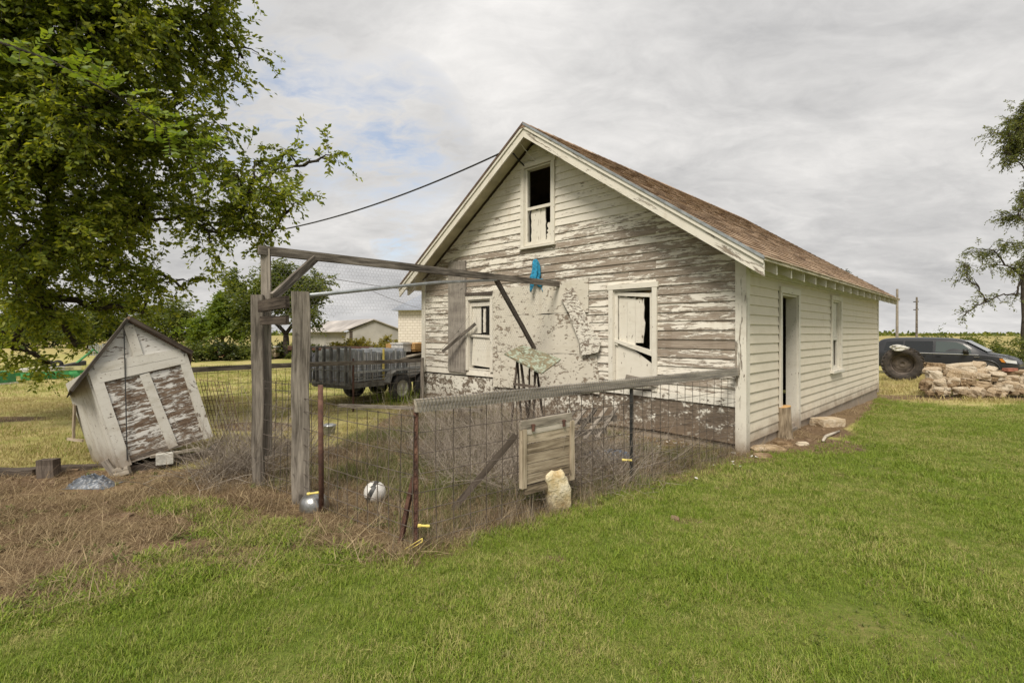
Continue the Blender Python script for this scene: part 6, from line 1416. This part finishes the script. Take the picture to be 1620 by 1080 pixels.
for (x, Y, r, h_, ls, mat, lab) in ((1481, 30, .55, 1.95, .13, 'leaf_far', 'small upright shrub rising behind the van roof'), (1586, 28, 1.0, 1.5, .12, 'leaf_far', 'feathery green bush behind the van windscreen'), (1620, 26, 1.1, 1.45, .12, 'leaf_far', 'rounded bush at the right edge behind the van bonnet'), (1535, 40, .9, 1.7, .16, 'leaf_far', 'small far bush under the airy tree'), (1660, 27, 1.2, 1.5, .12, 'leaf_dark', 'bush just beyond the right edge')):
    c_ = px(x, 527, Y); bush('field_shrub', (c_.x, c_.y), r, h_ + .3, 300, ls, mat, lab, 'shrub')
b = MB()
cen = []; dr = []
for k in range(9000):
    x = rng.uniform(-900, 700); yy = rng.uniform(330, 420); h_ = max(0, 1.4 + 3.0 * mnoise.noise(Vector((x * .018, 3, 0))) + 1.6 * mnoise.noise(Vector((x * .09, 8, 0)))); cen.append((x, yy, gz(x, yy) + rng.uniform(0, 1) * h_)); dr.append(rng.normal(size=3))
tag(link('distant_treeline', leaf_mesh('distant_treeline', cen, dr, 2.6, M['leaf_far'], .9)), None, None, None, 'stuff')
# tree tips behind the roof
c_ = px(1325, 420, 40); make_tree('tree_behind_house', (c_.x, c_.y, -.3), 3.0, .2, [((c_.x, c_.y, 6.3), (.8, .8, .9)), ((c_.x + 2.0, c_.y + .5, 5.0), (.7, .7, .7))], 20, 260, 11, .16, M['leaf_dark'], 'thin tree tops just showing over the brown roof', 'tree', twig_len=.5, tw_r=.012, sec_r=.03)

# ================================================================== grass, straw, weeds (scattered tufts)
def tuft(name, n, h_, spread, wd, lean, mat, seg=2, hvar=.4, flat=0.0, bend=.5):
    vs = []; fs = []
    for _ in range(n):
        a = rng.uniform(0, 6.283); r = spread * math.sqrt(rng.uniform()); x, y = r * math.cos(a), r * math.sin(a)
        H = h_ * rng.uniform(1 - hvar, 1 + hvar); th = rng.uniform(0, 6.283); ln = rng.uniform(.1, 1) * lean + flat * rng.uniform(.6, 1)
        dx_, dy_ = math.cos(th), math.sin(th); wx, wy = -dy_ * wd / 2 * rng.uniform(.7, 1.3), dx_ * wd / 2 * rng.uniform(.7, 1.3)
        o = len(vs)
        for i in range(seg + 1):
            t_ = i / seg; out_ = H * math.sin(min(1.5, ln)) * t_ * (1 - bend * .4 + bend * .6 * t_); up_ = H * math.cos(min(1.5, ln)) * t_ * (1 - .35 * bend * t_ * t_); k = (1 - t_ * .85)
            if i < seg: vs += [(x + dx_ * out_ - wx * k, y + dy_ * out_ - wy * k, up_), (x + dx_ * out_ + wx * k, y + dy_ * out_ + wy * k, up_)]
            else: vs += [(x + dx_ * out_, y + dy_ * out_, up_)]
        for i in range(seg - 1): fs.append((o + 2 * i, o + 2 * i + 1, o + 2 * i + 3, o + 2 * i + 2))
        fs.append((o + 2 * seg - 2, o + 2 * seg - 1, o + 2 * seg))
    me = bpy.data.meshes.new(name); me.from_pydata(vs, [], fs); me.materials.append(mat); return me
def scatter(name, meshes, pts, scl, label=None, tilt=.15):
    col = bpy.data.collections.new(name + '_kinds')
    for m_ in meshes: o = bpy.data.objects.new(m_.name, m_); col.objects.link(o)
    pts = np.asarray(pts); n = len(pts)
    me = bpy.data.meshes.new(name); me.vertices.add(n); me.vertices.foreach_set('co', pts.astype(np.float32).ravel())
    a = me.attributes.new('rot', 'FLOAT_VECTOR', 'POINT'); rot = np.stack([rng.normal(0, tilt, n), rng.normal(0, tilt, n), rng.uniform(0, 6.283, n)], 1); a.data.foreach_set('vector', rot.astype(np.float32).ravel())
    a = me.attributes.new('scl', 'FLOAT', 'POINT'); a.data.foreach_set('value', np.asarray(scl, np.float32))
    a = me.attributes.new('pick', 'INT', 'POINT'); a.data.foreach_set('value', rng.integers(0, len(meshes), n).astype(np.int32))
    o = link(name, me); o['kind'] = 'stuff'
    ng = bpy.data.node_groups.new(name, 'GeometryNodeTree')
    ng.interface.new_socket('Geometry', in_out='INPUT', socket_type='NodeSocketGeometry'); ng.interface.new_socket('Geometry', in_out='OUTPUT', socket_type='NodeSocketGeometry')
    gi = ng.nodes.new('NodeGroupInput'); go = ng.nodes.new('NodeGroupOutput'); ip = ng.nodes.new('GeometryNodeInstanceOnPoints'); ci = ng.nodes.new('GeometryNodeCollectionInfo')
    ci.inputs['Collection'].default_value = col; ci.inputs['Separate Children'].default_value = True; ci.inputs['Reset Children'].default_value = True
    def at(nm, ty): x = ng.nodes.new('GeometryNodeInputNamedAttribute'); x.data_type = ty; x.inputs['Name'].default_value = nm; return x.outputs[0]
    L = ng.links.new
    L(gi.outputs[0], ip.inputs['Points']); L(ci.outputs[0], ip.inputs['Instance']); ip.inputs['Pick Instance'].default_value = True
    L(at('pick', 'INT'), ip.inputs['Instance Index']); L(at('rot', 'FLOAT_VECTOR'), ip.inputs['Rotation']); L(at('scl', 'FLOAT'), ip.inputs['Scale']); L(ip.outputs[0], go.inputs[0])
    md = o.modifiers.new('scatter', 'NODES'); md.node_group = ng
    return o
def sample(n, x0, x1, y0, y1, fn, fov=1.0):
    X = rng.uniform(x0, x1, n); Y = rng.uniform(y0, y1, n)
    k = (np.abs(X) < 1.06 * Y + 1.6) & (rng.uniform(size=n) < fn(X, Y))
    # nothing grows through the house
    dx_ = X - HA[0]; dy_ = Y - HA[1]; v = dx_ * HL[0] + dy_ * HL[1]; u = dx_ * HW[0] + dy_ * HW[1]
    k &= ~((v > -.04) & (v < LEN + .05) & (u > -.05) & (u < WID + .05))
    X, Y = X[k], Y[k]
    return np.stack([X, Y, [gz(x, y) for x, y in zip(X, Y)]], 1)
def vn(X, Y, s, o=0): return np.array([mnoise.noise(Vector((x * s, y * s, o))) for x, y in zip(X, Y)])
M['clod'] = m_plain('soil clods', (.17, .115, .07), .95, 0, .45, 3, 0)
gt_ = [tuft('grass_tuft', 18, .036, .055, .0034, .9, M['grass'], 3, .5, 0, .8) for _ in range(5)] + [tuft('grass_tuft', 16, .028, .06, .0038, 1.2, M['grass'], 3, .4, .2, .8) for _ in range(3)]
def lawn_f(X, Y): return lawn_amt(X, Y) * np.clip(.85 + .7 * vn(X, Y, 1.6, 2) + .6 * vn(X, Y, 5, 4), .4, 1) * (1 - .8 * dirt_amt(X, Y))
P1 = sample(96000, -3.6, 8.5, 1.5, 5.2, lawn_f); P2 = sample(66000, -2, 12.5, 5.2, 10.5, lawn_f); P3 = sample(30000, 0, 19, 10.5, 16, lawn_f)
def sclf(P, base): return base * rng.uniform(.7, 1.25, len(P)) * (1 + .5 * vn(P[:, 0], P[:, 1], 1.3, 7) + .3 * vn(P[:, 0], P[:, 1], 4.0, 9))
scatter('lawn_grass', gt_, np.concatenate([P1, P2, P3]), np.concatenate([sclf(P1, 1.0), sclf(P2, 1.25), sclf(P3, 1.6)]))
GP = [(px_, py_, r) for px_, py_, r in ((360, 820, .30), (350, 845, .22), (420, 850, .38), (390, 900, .5), (300, 910, .35), (470, 890, .4), (440, 830, .22), (260, 885, .2), (280, 800, .35), (265, 790, .18), (110, 915, .18), (505, 880, .3), (240, 930, .3), (150, 965, .3), (60, 980, .4))]
def patch_f(X, Y):
    f = np.zeros(len(X))
    for a, b_, r in GP: p = gp(a, b_); f = np.maximum(f, ell(X, Y, p.x, p.y, r, r * .55))
    return f * np.clip(.6 + vn(X, Y, 3.5, 3), .1, 1)
# dead straw over the dug-up corner and fence lines
st_ = [tuft('straw_tuft', 8, .22, .10, .0046, 1.0, M['straw'], 3, .6, .75, .6) for _ in range(4)] + [tuft('straw_tuft', 10, .09, .09, .0042, .8, M['straw'], 3, .5, .6, .6) for _ in range(3)]
def straw_f(X, Y): return straw_amt(X, Y) * np.clip(.5 + 1.3 * vn(X, Y, 1.3, 11), .03, 1) * (1 - .85 * dirt_amt(X, Y)) * np.where(lawn_amt(X, Y) > .6, .25, 1)
S1 = sample(30000, -9, 4, 2.0, 7.2, straw_f); S2 = sample(9000, -4.5, 10, 6.4, 14, straw_f)
S1c = S1.copy(); scatter('dead_straw', st_, np.concatenate([S1, S2]), np.concatenate([sclf(S1, .85), sclf(S2, .95)]), tilt=.2)
L1 = sample(15000, -3.6, 9, 1.5, 9, lambda X, Y: lawn_amt(X, Y) * np.clip(.1 + .8 * vn(X, Y, 1.1, 41), .03, 1))
scatter('lawn_thatch', st_[4:], L1, sclf(L1, .55))
ro_ = [tuft('rosette', 9, .05, .03, .016, 1.25, M['weed'], 3, .4, .2, .9) for _ in range(3)]
R1 = sample(5200, -3.6, 9, 1.5, 10, lambda X, Y: lawn_amt(X, Y) * np.clip(-.05 + 1.0 * vn(X, Y, .9, 51), .02, 1)); R2 = sample(9000, -6, 3.5, 2.3, 9, lambda X, Y: straw_amt(X, Y) * np.clip(.08 + .9 * vn(X, Y, 1.5, 61), .03, 1))
scatter('broad_weeds', ro_, np.concatenate([R1, R2]), np.concatenate([sclf(R1, .8), sclf(R2, 1.1)]))
mt_ = [tuft('straw_mat', 16, .07, .10, .0036, .5, M['straw'], 2, .6, .95, .5) for _ in range(4)]
S4 = sample(46000, -9, 3.5, 2.0, 7.2, lambda X, Y: straw_amt(X, Y) * np.where(in_pen(X, Y), .45, 1) * np.clip(.42 + 1.2 * vn(X, Y, 2.2, 71), .05, 1) * (1 - .75 * dirt_amt(X, Y)) * (1 - .8 * patch_f(X, Y)) * np.where(lawn_amt(X, Y) > .6, .3, 1)); scatter('straw_litter', mt_, S4, sclf(S4, .9), tilt=.12)
cm_ = [rock_mesh('clod', M['clod'], 1, 1, .7, 60 + i, .5, 1, .2) for i in range(4)]
S5 = sample(9000, -9, 3.5, 2.0, 7.5, lambda X, Y: np.maximum(straw_amt(X, Y) * .35, dirt_amt(X, Y)) * np.where(lawn_amt(X, Y) > .6, .15, 1)); S6 = sample(1500, 3, 7, 6, 11, dirt_amt)
S5 = np.concatenate([S5, S6]); scatter('soil_clods', cm_, S5, .004 + rng.exponential(.006, len(S5)))
# green patches creeping over the straw
cl_ = [tuft('creeping_tuft', 18, .045, .08, .006, 1.0, M['grass'], 2, .5, .3, .8) for _ in range(4)]
S3 = sample(38000, -4.6, 0, 2.4, 5.2, patch_f); scatter('creeping_green', cl_, S3, sclf(S3, 1.0))
# dry short grass of the yard beyond
dg = [tuft('yard_tuft', 14, .06, .12, .007, .7, M['drygrass'], 2, .5, .1, .6) for _ in range(4)]
def yard_f(X, Y): return (1 - lawn_amt(X, Y)) * (1 - straw_amt(X, Y)) * np.clip(.5 + .9 * vn(X, Y, .5, 6), .05, 1) * (1 - .8 * dirt_amt(X, Y))
D1 = sample(26000, -15, 1, 5.8, 13, yard_f); D2 = sample(22000, -27, 6, 13, 26, yard_f); D3 = sample(14000, 6, 26, 12, 24, yard_f)
md = [tuft('meadow_tuft', 14, .06, .12, .008, .7, M['meadow'], 2, .5, .1, .6) for _ in range(3)]
kk = rng.uniform(size=len(D2)) < .65; D2m = D2[kk]; D2 = D2[~kk]
scatter('yard_grass', dg, np.concatenate([D1, D2, D3]), np.concatenate([sclf(D1, 1.0), sclf(D2, 1.5), sclf(D3, 2.0)]))
D4 = sample(9000, -14, 0, 6.5, 13, lambda X, Y: yard_f(X, Y) * np.clip(2.2 * vn(X, Y, .45, 81), 0, 1))
scatter('meadow_grass', md, np.concatenate([D2m, D4]), np.concatenate([sclf(D2m, 1.5), sclf(D4, 1.0)]))
# weeds and dead stalks in the run
wk = [tuft('weed_tuft', 12, .16, .08, .006, .7, M['weed'], 3, .5, .1, .7) for _ in range(3)]
sk = [tuft('stalk_tuft', 7, .34, .09, .0042, .55, M['stalk'], 3, .5, .15, .5) for _ in range(4)] + [tuft('stalk_tuft', 9, .22, .10, .004, .8, M['straw'], 3, .5, .2, .6) for _ in range(2)]
def pen_f(X, Y): return in_pen(X, Y) * np.clip(.6 + .9 * vn(X, Y, 1.4, 21), .05, 1)
def weed_f(X, Y): return in_pen(X, Y) * np.clip(0.08 + 1.3 * vn(X, Y, 1.1, 31) + .9 * ell(X, Y, -1.15, 5.6, .8, .7) + .5 * ell(X, Y, -.9, 8, 1.5, 1.5), 0, 1)
W1 = sample(26000, -3.2, 3.4, 3.7, 11.8, weed_f); scatter('green_weeds', wk, W1, sclf(W1, .75))
W2 = sample(20000, -3.2, 3.4, 3.7, 11.8, lambda X, Y: pen_f(X, Y) * .36); 
def edge_f(X, Y): return np.maximum(smooth(1.5 - dist_seg(X, Y, FC, FE) / .16), smooth(1.5 - dist_seg(X, Y, PA + np.array([-.25, .1]), PA + np.array([-.6, 1.6])) / .35)) * .5
W3 = sample(22000, -4, 3.2, 3.6, 7.2, edge_f)
scatter('dead_stalks', sk, np.concatenate([W2, W3]), np.concatenate([sclf(W2, .85), sclf(W3, .55)]))
# twiggy dead brush
def brush(name, n, h_, spread, mat, lean):
    b = MB()
    for _ in range(n):
        a = rng.uniform(0, 6.283); r = spread * math.sqrt(rng.uniform()) * .4; p = Vector((r * math.cos(a), r * math.sin(a), 0)); th = rng.uniform(0, 6.283)
        d = Vector((math.cos(th) * lean, math.sin(th) * lean, 1)).normalized(); L = h_ * rng.uniform(.5, 1.2); q = p + d * L * .5; e2 = q + (d + Vector(rng.normal(size=3)) * .25).normalized() * L * .5
        b.tube([p, q, e2], [.0028, .0022, .0008], 3, False)
        for k in range(4):
            s_ = p.lerp(q, rng.uniform(.4, 1)) if k % 2 else q.lerp(e2, rng.uniform(0, .8)); f = (d + Vector(rng.normal(size=3)) * .6).normalized(); b.tube([s_, s_ + f * L * rng.uniform(.15, .35)], [.0014, .0006], 3, False)
    return b.mesh(name, mat, fix=False)
bk_ = [brush('brush_clump', 7, .75, .35, M['twig'], 1.5) for _ in range(5)]
def brush_f(X, Y): return in_pen(X, Y) * np.clip(np.maximum.reduce([ell(X, Y, .15, 5.6, 1.0, .7), ell(X, Y, .9, 6.0, .9, .5), ell(X, Y, -.2, 6.7, 1.2, .8), ell(X, Y, -.6, 8.4, 1.0, .8) * .6]), 0, 1)
Bp = sample(2400, -2.5, 3, 4.2, 9.5, brush_f)
def thick_f(X, Y): return np.clip(ell(X, Y, -3.15, 5.85, .35, .5) + .6 * ell(X, Y, -3.0, 6.5, .4, .5), 0, 1)
Bq = sample(420, -4, -2.3, 5.2, 7.2, thick_f)
scatter('dead_brush', bk_, np.concatenate([Bp, Bq]), np.concatenate([sclf(Bp, .85), sclf(Bq, 1.0)]), tilt=.45)
# rank green grass by the trailer, tufts at the house foot
tg = [tuft('tall_grass', 16, .55, .12, .016, .5, M['grass'], 4, .4, 0, .9) for _ in range(3)]
Tp = [gp(x, y) for x, y in ((606, 634), (598, 636), (612, 638), (622, 640), (640, 636), (652, 632), (660, 634), (590, 634), (632, 640), (618, 633), (646, 640))]
scatter('rank_grass', tg, [tuple(p) for p in Tp], [rng.uniform(.6, 1.0) for _ in Tp])
# fallen litter: paint flakes and wood chips by the gable
b = MB()
for k in range(260):
    u = rng.uniform(-.3, 5); o_ = rng.exponential(.35) + .05; P = HA + HW * u - HL * o_; s_ = rng.uniform(.008, .03); a = rng.uniform(0, 6.28); z = gz(*P) + .012 + rng.uniform(0, .02)
    b.add([(P[0] + s_ * math.cos(a + q) * (1 if q % 2 < 1 else .6), P[1] + s_ * math.sin(a + q), z + .006 * math.sin(q * 3)) for q in (0, 1.6, 3.1, 4.6)], [(0, 1, 2, 3)])
o = b.build('paint_flakes', M['ball_white'], None, False, False); o['kind'] = 'stuff'
